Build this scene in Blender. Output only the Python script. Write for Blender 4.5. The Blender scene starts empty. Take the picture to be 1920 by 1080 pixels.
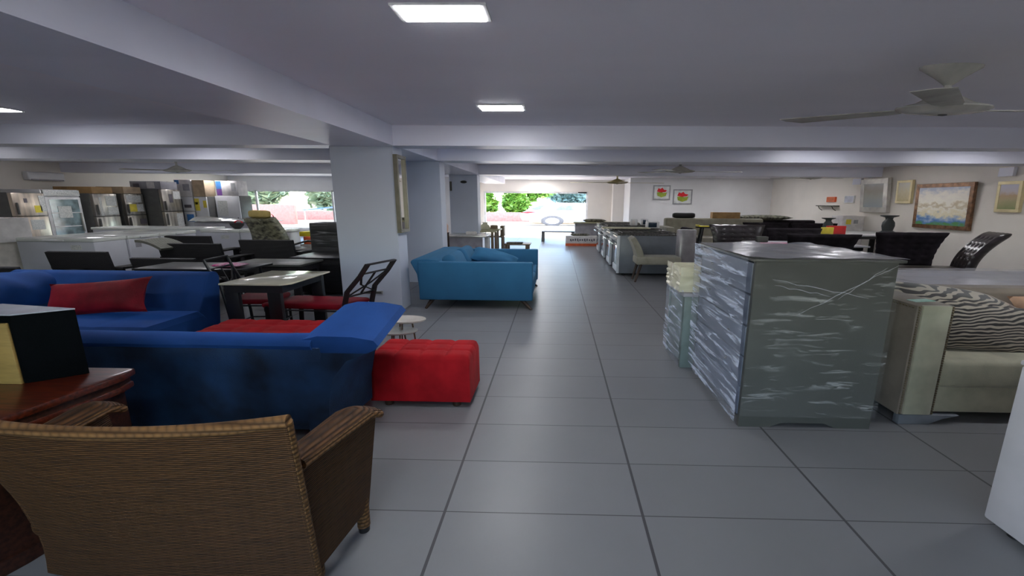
import bpy, bmesh, math, random
from math import pi, sin, cos, radians
from mathutils import Vector, Matrix, noise
random.seed(7)
S = bpy.context.scene
COL = S.collection

# ------------------------------------------------------------------ camera
cam = bpy.data.cameras.new('camera')
cam_o = bpy.data.objects.new('camera', cam); COL.objects.link(cam_o)
PIT, YAW, ROLL = radians(11.823), radians(1.242), radians(0.424)
R0 = Vector((cos(YAW), sin(YAW), 0)); FH = Vector((-sin(YAW), cos(YAW), 0)); ZZ = Vector((0, 0, 1))
FW = FH*cos(PIT) - ZZ*sin(PIT); U0 = FH*sin(PIT) + ZZ*cos(PIT)
RC = R0*cos(ROLL) + U0*sin(ROLL); UC = U0*cos(ROLL) - R0*sin(ROLL)
cam_o.matrix_world = Matrix(((RC.x, UC.x, -FW.x, 0), (RC.y, UC.y, -FW.y, 0), (RC.z, UC.z, -FW.z, 1.6), (0, 0, 0, 1)))
cam.sensor_width = 36; cam.lens = 36*778.2/1920; cam.shift_x = -64.6/1920; cam.clip_start = 0.02; cam.clip_end = 400
S.camera = cam_o

# ------------------------------------------------------------------ sky, sun, exposure
W = bpy.data.worlds.new('sky'); S.world = W; W.use_nodes = True
bgn = W.node_tree.nodes['Background']
sky = W.node_tree.nodes.new('ShaderNodeTexSky'); sky.sky_type = 'NISHITA'
sky.sun_disc = False; sky.sun_elevation = radians(58); sky.sun_rotation = radians(200); sky.air_density = 1.0; sky.dust_density = 1.2
W.node_tree.links.new(sky.outputs[0], bgn.inputs[0]); bgn.inputs[1].default_value = 1.75
sun = bpy.data.lights.new('sun', 'SUN'); sun.energy = 24.0; sun.angle = radians(1.5); sun.color = (1.0, .93, .80)
sun_o = bpy.data.objects.new('sun', sun); COL.objects.link(sun_o)
sun_o.rotation_euler = Vector((0.25, 0.85, 1.0)).to_track_quat('Z', 'Y').to_euler()
S.view_settings.view_transform = 'Standard'; S.view_settings.look = 'None'; S.view_settings.gamma = 1
S.view_settings.use_curve_mapping = False
S.view_settings.exposure = 0.0
S.cycles.max_bounces = 10; S.cycles.diffuse_bounces = 5; S.cycles.glossy_bounces = 4; S.cycles.transparent_max_bounces = 12
S.cycles.sample_clamp_indirect = 6.0
S.cycles.use_denoising = True

def portal(name, x, y, z, sx, sz, face):
    l = bpy.data.lights.new(name, 'AREA'); l.shape = 'RECTANGLE'; l.size = sx; l.size_y = sz; l.cycles.is_portal = True
    o = bpy.data.objects.new(name, l); COL.objects.link(o); o.location = (x, y, z)
    o.rotation_euler = Vector(face).to_track_quat('-Z', 'Y').to_euler()
portal('door_portal', -1.0, 20.3, 1.0, 5.0, 2.05, (0, -1, 0))
portal('window_portal', -9.8, 18.62, 1.15, 8.0, 1.75, (0, -1, 0))
portal('added_window_portal', -1.0, -4.25, 1.5, 6.2, 1.3, (0, 1, 0))  # samples sky through the added, unseen rear window

K = 2.37     # everything in this shop is this much wider than it is deep

# ------------------------------------------------------------------ materials
def new_mat(name):
    m = bpy.data.materials.new(name); m.use_nodes = True
    return m, m.node_tree.nodes, m.node_tree.links, m.node_tree.nodes['Principled BSDF']

def P(name, col, rough=.5, metal=0.0, spec=.5, sheen=0.0, var=.08, vs=6.0, bump=0.0, bs=60.0, coat=0.0, stretch=(1, 1, 1), col2=None, detail=3, sheen_tint=None, trans=0.0):
    m, N, L, b = new_mat(name)
    b.inputs['Roughness'].default_value = rough; b.inputs['Metallic'].default_value = metal
    b.inputs['Specular IOR Level'].default_value = spec
    b.inputs['Sheen Weight'].default_value = sheen; b.inputs['Sheen Roughness'].default_value = .4
    if sheen_tint: b.inputs['Sheen Tint'].default_value = (*sheen_tint, 1)
    b.inputs['Coat Weight'].default_value = coat
    b.inputs['Transmission Weight'].default_value = trans
    tc = N.new('ShaderNodeTexCoord'); mp = N.new('ShaderNodeMapping'); mp.inputs['Scale'].default_value = stretch
    L.new(tc.outputs['Object'], mp.inputs[0])
    n = N.new('ShaderNodeTexNoise'); n.inputs['Scale'].default_value = vs; n.inputs['Detail'].default_value = detail
    L.new(mp.outputs[0], n.inputs[0])
    mx = N.new('ShaderNodeMix'); mx.data_type = 'RGBA'
    c2 = col2 or tuple(c*(1-var*2) for c in col); c1 = col if col2 else tuple(min(1, c*(1+var)) for c in col)
    mx.inputs[6].default_value = (*c1, 1); mx.inputs[7].default_value = (*c2, 1)
    mr = N.new('ShaderNodeMapRange'); mr.inputs[1].default_value = .35; mr.inputs[2].default_value = .65
    L.new(n.outputs[0], mr.inputs[0]); L.new(mr.outputs[0], mx.inputs[0]); L.new(mx.outputs[2], b.inputs['Base Color'])
    if bump:
        n2 = N.new('ShaderNodeTexNoise'); n2.inputs['Scale'].default_value = bs; L.new(mp.outputs[0], n2.inputs[0])
        bp = N.new('ShaderNodeBump'); bp.inputs['Strength'].default_value = bump; bp.inputs['Distance'].default_value = .01
        L.new(n2.outputs[0], bp.inputs['Height']); L.new(bp.outputs[0], b.inputs['Normal'])
    return m

def math_node(N, L, op, a, b=None, c=None):
    n = N.new('ShaderNodeMath'); n.operation = op
    for i, v in enumerate((a, b, c)):
        if v is None: continue
        if isinstance(v, (int, float)): n.inputs[i].default_value = v
        else: L.new(v, n.inputs[i])
    return n.outputs[0]

def tile_mat():
    m, N, L, b = new_mat('floor_tile')
    tc = N.new('ShaderNodeTexCoord'); sp = N.new('ShaderNodeSeparateXYZ'); L.new(tc.outputs['Object'], sp.inputs[0])
    SX, SY, X0, Y0 = 1.0359, .43783, -.56625, 1.8815
    tx = math_node(N, L, 'MULTIPLY', math_node(N, L, 'SUBTRACT', sp.outputs[0], X0 - 40*SX), 1/SX)
    ty = math_node(N, L, 'MULTIPLY', math_node(N, L, 'SUBTRACT', sp.outputs[1], Y0 - 40*SY), 1/SY)
    dx = math_node(N, L, 'PINGPONG', tx, .5); dy = math_node(N, L, 'PINGPONG', ty, .5)
    gx = math_node(N, L, 'LESS_THAN', math_node(N, L, 'MULTIPLY', dx, SX), .0075)
    gy = math_node(N, L, 'LESS_THAN', math_node(N, L, 'MULTIPLY', dy, SY), .0030)
    g = math_node(N, L, 'MAXIMUM', gx, gy)
    # tone of each tile
    cx = math_node(N, L, 'ROUND', tx); cy = math_node(N, L, 'ROUND', ty)
    fx = math_node(N, L, 'FLOOR', tx); fy = math_node(N, L, 'FLOOR', ty)
    cb = N.new('ShaderNodeCombineXYZ'); L.new(fx, cb.inputs[0]); L.new(fy, cb.inputs[1])
    wn = N.new('ShaderNodeTexWhiteNoise'); L.new(cb.outputs[0], wn.inputs[0])
    n = N.new('ShaderNodeTexNoise'); n.inputs['Scale'].default_value = 2.2; n.inputs['Detail'].default_value = 6; L.new(tc.outputs['Object'], n.inputs[0])
    v = math_node(N, L, 'ADD', math_node(N, L, 'MULTIPLY', wn.outputs[0], .06), math_node(N, L, 'MULTIPLY', n.outputs[0], .16))
    v = math_node(N, L, 'ADD', v, .86)
    mx = N.new('ShaderNodeMix'); mx.data_type = 'RGBA'; mx.blend_type = 'MULTIPLY'; mx.inputs[0].default_value = 1
    mx.inputs[6].default_value = (.225, .230, .240, 1); cc = N.new('ShaderNodeCombineColor')
    for i in range(3): L.new(v, cc.inputs[i])
    L.new(cc.outputs[0], mx.inputs[7])
    m2 = N.new('ShaderNodeMix'); m2.data_type = 'RGBA'; L.new(g, m2.inputs[0]); L.new(mx.outputs[2], m2.inputs[6]); m2.inputs[7].default_value = (.07, .07, .075, 1)
    L.new(m2.outputs[2], b.inputs['Base Color'])
    b.inputs['Roughness'].default_value = .36; b.inputs['Specular IOR Level'].default_value = .38
    bp = N.new('ShaderNodeBump'); bp.inputs['Strength'].default_value = .5; bp.inputs['Distance'].default_value = .003; bp.invert = True
    n3 = N.new('ShaderNodeTexNoise'); n3.inputs['Scale'].default_value = 5; L.new(tc.outputs['Object'], n3.inputs[0])
    L.new(math_node(N, L, 'ADD', g, math_node(N, L, 'MULTIPLY', n3.outputs[0], .5)), bp.inputs['Height'])
    L.new(bp.outputs[0], b.inputs['Normal'])
    return m

def wicker_mat(name, c1, c2, row=.0085, stave=.09):
    m, N, L, b = new_mat(name)
    tc = N.new('ShaderNodeTexCoord'); sp = N.new('ShaderNodeSeparateXYZ'); L.new(tc.outputs['Object'], sp.inputs[0])
    s = math_node(N, L, 'ADD', math_node(N, L, 'MULTIPLY', sp.outputs[0], 1/stave), math_node(N, L, 'MULTIPLY', sp.outputs[1], .8/stave))
    z = math_node(N, L, 'MULTIPLY', sp.outputs[2], 1/row)
    par = math_node(N, L, 'MULTIPLY', math_node(N, L, 'FLOOR', z), .5)
    wav = math_node(N, L, 'ABSOLUTE', math_node(N, L, 'SINE', math_node(N, L, 'MULTIPLY', math_node(N, L, 'ADD', s, par), pi)))
    rowp = math_node(N, L, 'SINE', math_node(N, L, 'MULTIPLY', math_node(N, L, 'FRACT', z), pi))
    h = math_node(N, L, 'MULTIPLY', rowp, math_node(N, L, 'ADD', math_node(N, L, 'MULTIPLY', wav, .55), .45))
    n = N.new('ShaderNodeTexNoise'); n.inputs['Scale'].default_value = 14; n.inputs['Detail'].default_value = 4
    mp = N.new('ShaderNodeMapping'); mp.inputs['Scale'].default_value = (.6, .6, 6); L.new(tc.outputs['Object'], mp.inputs[0]); L.new(mp.outputs[0], n.inputs[0])
    f = math_node(N, L, 'ADD', math_node(N, L, 'MULTIPLY', h, .75), math_node(N, L, 'MULTIPLY', math_node(N, L, 'SUBTRACT', n.outputs[0], .5), .7))
    mx = N.new('ShaderNodeMix'); mx.data_type = 'RGBA'; L.new(f, mx.inputs[0]); mx.inputs[6].default_value = (*c2, 1); mx.inputs[7].default_value = (*c1, 1)
    L.new(mx.outputs[2], b.inputs['Base Color']); b.inputs['Roughness'].default_value = .6; b.inputs['Specular IOR Level'].default_value = .25
    bp = N.new('ShaderNodeBump'); bp.inputs['Strength'].default_value = .9; bp.inputs['Distance'].default_value = .004
    L.new(h, bp.inputs['Height']); L.new(bp.outputs[0], b.inputs['Normal'])
    return m

def wrap_mat(name, tint=(.8, .86, .95), cover=.16, streak=.75, scale=9.0, rot=(0, .5, 0.3), lo=.53, hi=.72, gate=True, sc=(1.0, .6, 7)):
    """clear stretch film with milky creases"""
    m, N, L, b = new_mat(name)
    out = N['Material Output']
    tc = N.new('ShaderNodeTexCoord'); mp = N.new('ShaderNodeMapping'); mp.vector_type = 'POINT'; mp.inputs['Rotation'].default_value = rot; mp.inputs['Scale'].default_value = sc
    L.new(tc.outputs['Object'], mp.inputs[0])
    n = N.new('ShaderNodeTexNoise'); n.inputs['Scale'].default_value = scale; n.inputs['Detail'].default_value = 7; n.inputs['Distortion'].default_value = .6
    n.inputs['Roughness'].default_value = .65
    L.new(mp.outputs[0], n.inputs[0])
    n2 = N.new('ShaderNodeTexNoise'); n2.inputs['Scale'].default_value = 2.3; L.new(tc.outputs['Object'], n2.inputs[0])
    mr = N.new('ShaderNodeMapRange'); mr.inputs[1].default_value = lo; mr.inputs[2].default_value = hi; L.new(n.outputs[0], mr.inputs[0])
    mr2 = N.new('ShaderNodeMapRange'); mr2.inputs[1].default_value = .42 if gate else -.4; mr2.inputs[2].default_value = .6; L.new(n2.outputs[0], mr2.inputs[0])
    fac = math_node(N, L, 'ADD', math_node(N, L, 'MULTIPLY', math_node(N, L, 'MULTIPLY', mr.outputs[0], mr2.outputs[0]), streak), cover)
    tr = N.new('ShaderNodeBsdfTransparent'); mxs = N.new('ShaderNodeMixShader')
    b.inputs['Base Color'].default_value = (*tint, 1); b.inputs['Roughness'].default_value = .17; b.inputs['Specular IOR Level'].default_value = .9
    bp = N.new('ShaderNodeBump'); bp.inputs['Strength'].default_value = .9; bp.inputs['Distance'].default_value = .004; L.new(n.outputs[0], bp.inputs['Height']); L.new(bp.outputs[0], b.inputs['Normal'])
    L.new(fac, mxs.inputs[0]); L.new(tr.outputs[0], mxs.inputs[1]); L.new(b.outputs[0], mxs.inputs[2]); L.new(mxs.outputs[0], out.inputs[0])
    return m

def zebra_mat():
    m, N, L, b = new_mat('zebra_fabric')
    tc = N.new('ShaderNodeTexCoord'); mp = N.new('ShaderNodeMapping'); mp.inputs['Scale'].default_value = (1.0, 1, 2.4); mp.inputs['Rotation'].default_value = (0, .15, 0)
    L.new(tc.outputs['Object'], mp.inputs[0])
    w = N.new('ShaderNodeTexWave'); w.bands_direction = 'Z'; w.inputs['Scale'].default_value = 5.4; w.inputs['Distortion'].default_value = 8.0; w.inputs['Detail'].default_value = 1.5; w.inputs['Detail Scale'].default_value = 1.0
    L.new(mp.outputs[0], w.inputs[0])
    n = N.new('ShaderNodeTexNoise'); n.inputs['Scale'].default_value = 3.2; L.new(tc.outputs['Object'], n.inputs[0])
    cr = N.new('ShaderNodeValToRGB'); cr.color_ramp.elements[0].position = .50; cr.color_ramp.elements[0].color = (.015, .012, .012, 1)
    cr.color_ramp.elements[1].position = .58; cr.color_ramp.elements[1].color = (.42, .37, .29, 1); L.new(w.outputs[1], cr.inputs[0])
    sp = N.new('ShaderNodeSeparateXYZ'); L.new(tc.outputs['Object'], sp.inputs[0])
    mr = N.new('ShaderNodeMapRange'); mr.inputs[1].default_value = .30; mr.inputs[2].default_value = .42; L.new(sp.outputs[0], mr.inputs[0])
    mx = N.new('ShaderNodeMix'); mx.data_type = 'RGBA'; L.new(math_node(N, L, 'MULTIPLY', mr.outputs[0], .75), mx.inputs[0]); L.new(cr.outputs[0], mx.inputs[6]); mx.inputs[7].default_value = (.33, .16, .07, 1)
    L.new(mx.outputs[2], b.inputs['Base Color']); b.inputs['Roughness'].default_value = .75; b.inputs['Sheen Weight'].default_value = .3
    return m

def art_mat(name, stops, vs=3.0, bands=.35):
    """soft generic painted landscape: colour by height, broken by noise"""
    m, N, L, b = new_mat(name)
    tc = N.new('ShaderNodeTexCoord'); sp = N.new('ShaderNodeSeparateXYZ'); L.new(tc.outputs['Generated'], sp.inputs[0])
    n = N.new('ShaderNodeTexNoise'); n.inputs['Scale'].default_value = vs; n.inputs['Detail'].default_value = 6; L.new(tc.outputs['Generated'], n.inputs[0])
    f = math_node(N, L, 'ADD', sp.outputs[2], math_node(N, L, 'MULTIPLY', math_node(N, L, 'SUBTRACT', n.outputs[0], .5), bands*2))
    cr = N.new('ShaderNodeValToRGB')
    e = cr.color_ramp.elements
    e[0].position, e[0].color = stops[0][0], (*stops[0][1], 1); e[1].position, e[1].color = stops[-1][0], (*stops[-1][1], 1)
    for p_, c_ in stops[1:-1]:
        k = e.new(p_); k.color = (*c_, 1)
    L.new(f, cr.inputs[0]); L.new(cr.outputs[0], b.inputs['Base Color']); b.inputs['Roughness'].default_value = .3
    return m

def emit(name, col, s):
    m, N, L, b = new_mat(name)
    b.inputs['Base Color'].default_value = (.9, .9, .9, 1); b.inputs['Emission Color'].default_value = (*col, 1); b.inputs['Emission Strength'].default_value = s
    return m

def glass_mat():
    m, N, L, b = new_mat('window_glass'); out = N['Material Output']
    tr = N.new('ShaderNodeBsdfTransparent'); tr.inputs[0].default_value = (.93, .96, .95, 1); gl = N.new('ShaderNodeBsdfGlossy'); gl.inputs['Roughness'].default_value = .02
    mx = N.new('ShaderNodeMixShader'); mx.inputs[0].default_value = .06
    L.new(tr.outputs[0], mx.inputs[1]); L.new(gl.outputs[0], mx.inputs[2]); L.new(mx.outputs[0], out.inputs[0])
    return m

M = {}
M['tile'] = tile_mat()
M['wall'] = P('wall_paint', (.80, .79, .79), .55, var=.02, vs=1.5, bump=.08, bs=90)
M['warmwall'] = P('cream_wall_paint', (.82, .77, .70), .6, var=.02, vs=1.5)
M['column'] = P('column_paint', (.60, .655, .76), .5, var=.02, vs=1.2)
M['ceil'] = P('ceiling_paint', (.90, .87, .94), .6, var=.02, vs=1.0, bump=.1, bs=40, stretch=(.3, 1, 1))
M['beam'] = P('beam_gloss_paint', (.84, .85, .96), .35, var=.03, vs=1.0, bump=.12, bs=12, stretch=(.4, 1.6, 1))
M['grey_wall'] = P('grey_wall_paint', (.5, .5, .5), .6, var=.02)
M['led'] = emit('led_diffuser', (.96, .96, 1.0), 62)
M['white_metal'] = P('white_metal', (.78, .78, .78), .35)
M['fan'] = P('fan_enamel', (.52, .51, .46), .22, spec=.7)
M['fan_brass'] = P('fan_brass_enamel', (.45, .38, .18), .35, metal=.4)
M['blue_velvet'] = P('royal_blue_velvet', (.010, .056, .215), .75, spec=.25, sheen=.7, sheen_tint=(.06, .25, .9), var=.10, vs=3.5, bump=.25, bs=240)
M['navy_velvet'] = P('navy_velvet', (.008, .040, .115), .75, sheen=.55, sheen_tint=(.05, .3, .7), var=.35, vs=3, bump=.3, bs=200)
M['red'] = P('red_fabric', (.42, .008, .014), .8, spec=.2, sheen=.2, sheen_tint=(1, .2, .2), var=.12, vs=5, bump=.2, bs=300)
M['dark_red'] = P('crimson_satin', (.22, .003, .012), .6, spec=.25, sheen=.12, sheen_tint=(1, .15, .25), var=.2, vs=4, bump=.15, bs=90)
M['teal'] = P('sky_blue_fabric', (.022, .135, .27), .85, sheen=.15, sheen_tint=(.3, .7, 1), var=.04, vs=3, bump=.25, bs=260)
M['wicker'] = wicker_mat('brown_wicker', (.15, .066, .020), (.018, .008, .003))
M['wicker_rim'] = wicker_mat('wicker_rim_cane', (.26, .135, .05), (.05, .025, .010), row=.02, stave=.03)
M['mahogany'] = P('mahogany', (.085, .013, .004), .35, var=.3, vs=8, stretch=(1, 8, 8), coat=.4)
M['dark_mahogany'] = P('dark_mahogany', (.04, .012, .006), .4, var=.3, vs=8, stretch=(1, 8, 8))
M['black'] = P('black_plastic', (.012, .012, .014), .4)
M['speaker'] = P('speaker_black_vinyl', (.002, .003, .004), .8, spec=.05, bump=.3, bs=150)
M['speaker_top'] = P('speaker_grey_top', (.42, .44, .52), .5)
M['ply'] = P('bare_wood_edge', (.36, .24, .07), .6, vs=10, stretch=(1, 1, 6))
M['walnut'] = P('walnut_leg', (.05, .03, .02), .4)
M['blackmetal'] = P('black_metal', (.012, .012, .014), .35, spec=.6)
M['rattan'] = wicker_mat('black_rattan', (.045, .042, .045), (.008, .008, .009), row=.012, stave=.04)
M['rattan_grey'] = wicker_mat('grey_rattan', (.25, .25, .21), (.08, .08, .07), row=.012, stave=.04)
M['cream_glass'] = P('cream_glass_top', (.66, .63, .48), .12, spec=.8, var=.12, vs=2)
M['clear_cream'] = P('frosted_glass_top', (.55, .57, .53), .15, spec=.8)
M['beige_top'] = P('beige_lacquer', (.62, .58, .52), .35)
M['grey_lam'] = P('grey_laminate', (.088, .092, .08), .4, var=.05, vs=2, spec=.6)
M['drawer'] = P('grey_drawer_laminate', (.14, .165, .22), .4, var=.05)
M['green_grey'] = P('green_grey_laminate', (.17, .22, .21), .45)
M['film'] = wrap_mat('stretch_film', tint=(.85, .86, .84), cover=.02, streak=.38, scale=3.2, rot=(0, .35, .2))
M['film2'] = wrap_mat('creased_stretch_film', tint=(.72, .80, .95), cover=.10, streak=.85, scale=2.1, rot=(.30, 0, 0), lo=.50, hi=.60, gate=False, sc=(1.0, .9, 9))
M['film_yellow'] = wrap_mat('yellowed_stretch_film', tint=(.95, .92, .72), cover=.5, streak=.6, scale=5, rot=(.4, 0, .2))
M['film_white'] = wrap_mat('milky_stretch_film', tint=(.72, .74, .80), cover=.32, streak=.5, scale=3, rot=(0, 0, .4))
M['foam_board'] = P('cream_packing', (.70, .67, .48), .7)
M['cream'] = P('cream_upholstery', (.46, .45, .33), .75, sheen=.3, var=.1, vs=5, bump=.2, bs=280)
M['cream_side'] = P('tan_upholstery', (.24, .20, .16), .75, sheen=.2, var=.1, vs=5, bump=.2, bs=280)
M['nail'] = P('antique_nailhead', (.20, .16, .10), .35, metal=.8)
M['plinth'] = P('grey_painted_foot', (.2, .22, .25), .5)
M['zebra'] = zebra_mat()
M['paper'] = P('green_white_paper', (.5, .68, .62), .6, col2=(.25, .5, .42), vs=20)
M['white_app'] = P('white_appliance', (.78, .78, .80), .3, var=.02)
M['freezer'] = P('white_freezer_enamel', (.62, .63, .68), .35, var=.04, vs=1.5)
M['freezer_lid'] = P('freezer_lid_enamel', (.74, .76, .72), .2, var=.05, vs=2)
M['steel'] = P('brushed_steel', (.48, .45, .40), .28, metal=.75, var=.25, vs=3, stretch=(3, 3, .4))
M['steel_warm'] = P('champagne_steel', (.66, .56, .46), .3, metal=.6, var=.2, vs=3, stretch=(3, 3, .4))
M['dark_side'] = P('dark_grey_side_panel', (.11, .11, .105), .45)
M['cooler_glass'] = P('cooler_glass_door', (.20, .29, .31), .08, spec=.8, var=.3, vs=4)
M['label_w'] = P('white_label', (.75, .75, .72), .6, var=.15, vs=40, col2=(.5, .52, .5))
M['label_y'] = P('yellow_label', (.85, .70, .08), .6)
M['label_b'] = P('blue_label', (.07, .25, .62), .5)
M['purple'] = P('purple_print', (.2, .08, .35), .5)
M['card'] = P('cardboard', (.40, .24, .10), .7, var=.1)
M['card_light'] = P('light_cardboard', (.55, .42, .28), .7, var=.1)
M['grey_box'] = P('grey_carton', (.34, .33, .36), .6)
M['orange'] = P('orange_print', (.8, .13, .03), .5)
M['white_card'] = P('white_carton', (.74, .71, .70), .6)
M['ink'] = P('dark_print', (.12, .11, .13), .6)
M['black_vel'] = P('black_velvet', (.010, .007, .010), .75, spec=.2, sheen=.06, sheen_tint=(.6, .5, .8), var=.3, vs=6, bump=.2, bs=200)
M['black_vel_shiny'] = P('black_crushed_velvet', (.016, .011, .014), .28, spec=.7, sheen=.15, sheen_tint=(1, .9, .7), var=.3, vs=6)
M['beige_fab'] = P('beige_linen', (.34, .32, .25), .8, bump=.2, bs=260, sheen=.2)
M['stove_side'] = P('grey_stove_side', (.16, .175, .20), .35, var=.05)
M['stove_white'] = P('white_stove_front', (.72, .76, .80), .25)
M['dark_glass'] = P('dark_oven_glass', (.03, .05, .08), .08, spec=.8)
M['iron'] = P('cast_iron_grate', (.10, .095, .085), .4, var=.5, vs=25)
M['drum'] = P('grey_drum', (.34, .32, .33), .3, metal=.4)
M['frame_gold'] = P('gold_frame', (.72, .62, .36), .35, metal=.2, var=.06, vs=5)
M['frame_brown'] = P('bronze_brown_frame', (.20, .105, .055), .28, metal=.35, var=.25, vs=10)
M['frame_silver'] = P('silver_frame', (.66, .64, .60), .25, metal=.4, var=.1)
M['frame_grey'] = P('grey_frame', (.35, .35, .36), .4)
M['mat_white'] = P('mount_board', (.75, .76, .74), .6)
M['vase'] = P('charcoal_ceramic', (.028, .034, .034), .35)
M['marble'] = P('white_marble_top', (.6, .6, .6), .2)
M['mirror'] = P('mirror_glass', (.85, .85, .84), .03, metal=1.0, var=0)
M['pewter'] = P('pewter_frame', (.24, .23, .18), .35, metal=.5)
M['socket'] = P('socket_plastic', (.48, .50, .50), .5)
M['glass'] = glass_mat()
M['concrete'] = P('sunlit_concrete', (.52, .46, .38), .8, var=.05, vs=2)
M['grass'] = P('verge_earth', (.25, .28, .12), .9, var=.2, vs=4)
M['leaf'] = P('leaf_green', (.09, .24, .03), .5, col2=(.17, .30, .04), vs=2.5)
M['leaf_pale'] = P('pale_leaf', (.30, .36, .24), .6, col2=(.2, .28, .16), vs=2.0)
M['leaf_far'] = P('far_leaf', (.12, .21, .20), .6, col2=(.18, .28, .27), vs=2)
M['bark'] = P('bark', (.16, .11, .07), .8)
M['pinkwall'] = P('pink_red_masonry', (.34, .15, .13), .8, var=.1)
M['carpaint'] = P('white_car_paint', (.27, .27, .28), .25, coat=.6, var=0)
M['carglass'] = P('car_window_glass', (.16, .20, .20), .1, spec=.8)
M['rubber'] = P('tyre_rubber', (.11, .11, .11), .8)
M['alloy'] = P('alloy_wheel', (.6, .6, .6), .3, metal=.6)
M['taillight'] = P('red_tail_light', (.75, .02, .03), .2)
M['bluetarp'] = P('blue_awning', (.05, .14, .42), .6)
M['magenta'] = P('magenta_cloth', (.75, .05, .28), .7, col2=(.9, .6, .7), vs=18)
M['olive'] = P('olive_plastic_wrap', (.16, .155, .10), .25, var=.4, vs=9, bump=.7, bs=14, stretch=(1, 1, 2), spec=.8)
M['ochre'] = P('ochre_bag', (.55, .42, .14), .6)
M['shade'] = P('peach_lamp_shade', (.75, .52, .40), .6)
M['yellow'] = P('yellow_plastic', (.72, .58, .02), .4)
M['rug'] = P('olive_folded_rug', (.13, .125, .09), .8, var=.4, vs=12)
M['wood_light'] = P('pale_wood', (.45, .42, .25), .4)
M['brown_wood'] = P('brown_wood', (.22, .16, .10), .5)
M['bamboo'] = P('dark_bench_wood', (.14, .14, .14), .4)

# ------------------------------------------------------------------ geometry helpers
def BM(): return bmesh.new()

def box(bm, x0, x1, y0, y1, z0, z1, bev=0, seg=2):
    r = bmesh.ops.create_cube(bm, size=1.0)
    vs = r['verts']
    for v in vs:
        v.co = Vector(((x0+x1)/2 + v.co.x*(x1-x0), (y0+y1)/2 + v.co.y*(y1-y0), (z0+z1)/2 + v.co.z*(z1-z0)))
    if bev > 0:
        es = list({e for v in vs for e in v.link_edges})
        b_ = min(bev, .49*min(abs(x1-x0), abs(y1-y0), abs(z1-z0)))
        bmesh.ops.bevel(bm, geom=es, offset=b_, segments=seg, profile=.5, affect='EDGES')
    return bm

def xbox(bm, c, size, mat3=None, bev=0, seg=2):
    """box with centre c, size and rotation"""
    t = BM(); box(t, -size[0]/2, size[0]/2, -size[1]/2, size[1]/2, -size[2]/2, size[2]/2, bev, seg)
    mt = Matrix.Translation(Vector(c)) @ (mat3.to_4x4() if mat3 else Matrix.Identity(4))
    t.transform(mt); join(bm, t)

def join(bm, other):
    me = bpy.data.meshes.new('tmp'); other.to_mesh(me); other.free(); bm.from_mesh(me); bpy.data.meshes.remove(me)

def cyl(bm, p0, p1, r0, r1=None, n=16, cap=True):
    r1 = r0 if r1 is None else r1
    p0, p1 = Vector(p0), Vector(p1); d = p1-p0
    q = d.to_track_quat('Z', 'Y').to_matrix().to_4x4()
    bmesh.ops.create_cone(bm, cap_ends=cap, segments=n, radius1=r0, radius2=r1, depth=d.length, matrix=Matrix.Translation((p0+p1)/2) @ q)

def lathe(bm, prof, c=(0, 0, 0), n=28):
    rings = []
    for r, z in prof:
        rings.append([bm.verts.new((c[0]+r*cos(2*pi*k/n), c[1]+r*sin(2*pi*k/n), c[2]+z)) for k in range(n)])
    for a, b in zip(rings, rings[1:]):
        for k in range(n): bm.faces.new((a[k], a[(k+1) % n], b[(k+1) % n], b[k]))
    if prof[0][0] > 1e-5: bm.faces.new(rings[0][::-1])
    if prof[-1][0] > 1e-5: bm.faces.new(rings[-1])
    bmesh.ops.remove_doubles(bm, verts=bm.verts, dist=1e-5)

def prism(bm, pts, ax, a0, a1, bev=0, seg=2):
    """pts in the plane across axis ax ('x': (y,z), 'y': (x,z), 'z': (x,y))"""
    def mk(p, a): return {'x': (a, p[0], p[1]), 'y': (p[0], a, p[1]), 'z': (p[0], p[1], a)}[ax]
    A = [bm.verts.new(mk(p, a0)) for p in pts]; B = [bm.verts.new(mk(p, a1)) for p in pts]
    n = len(pts); fs = [bm.faces.new(A), bm.faces.new(B[::-1])]
    for i in range(n): fs.append(bm.faces.new((A[i], B[i], B[(i+1) % n], A[(i+1) % n])))
    bmesh.ops.recalc_face_normals(bm, faces=fs)
    if bev:
        es = list({e for v in A+B for e in v.link_edges})
        bmesh.ops.bevel(bm, geom=es, offset=bev, segments=seg, profile=.5, affect='EDGES')

def tube(bm, pts, r, n=8):
    pts = [Vector(p) for p in pts]; rings = []
    for i, p in enumerate(pts):
        d = (pts[min(i+1, len(pts)-1)] - pts[max(i-1, 0)]).normalized()
        up = Vector((0, 0, 1)) if abs(d.z) < .9 else Vector((0, 1, 0))
        a = d.cross(up).normalized(); b = d.cross(a).normalized()
        rr = r[i] if isinstance(r, (list, tuple)) else r
        rings.append([bm.verts.new(p + a*rr*cos(2*pi*k/n) + b*rr*sin(2*pi*k/n)) for k in range(n)])
    for A, B in zip(rings, rings[1:]):
        for k in range(n): bm.faces.new((A[k], A[(k+1) % n], B[(k+1) % n], B[k]))
    bm.faces.new(rings[0][::-1]); bm.faces.new(rings[-1])

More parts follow.
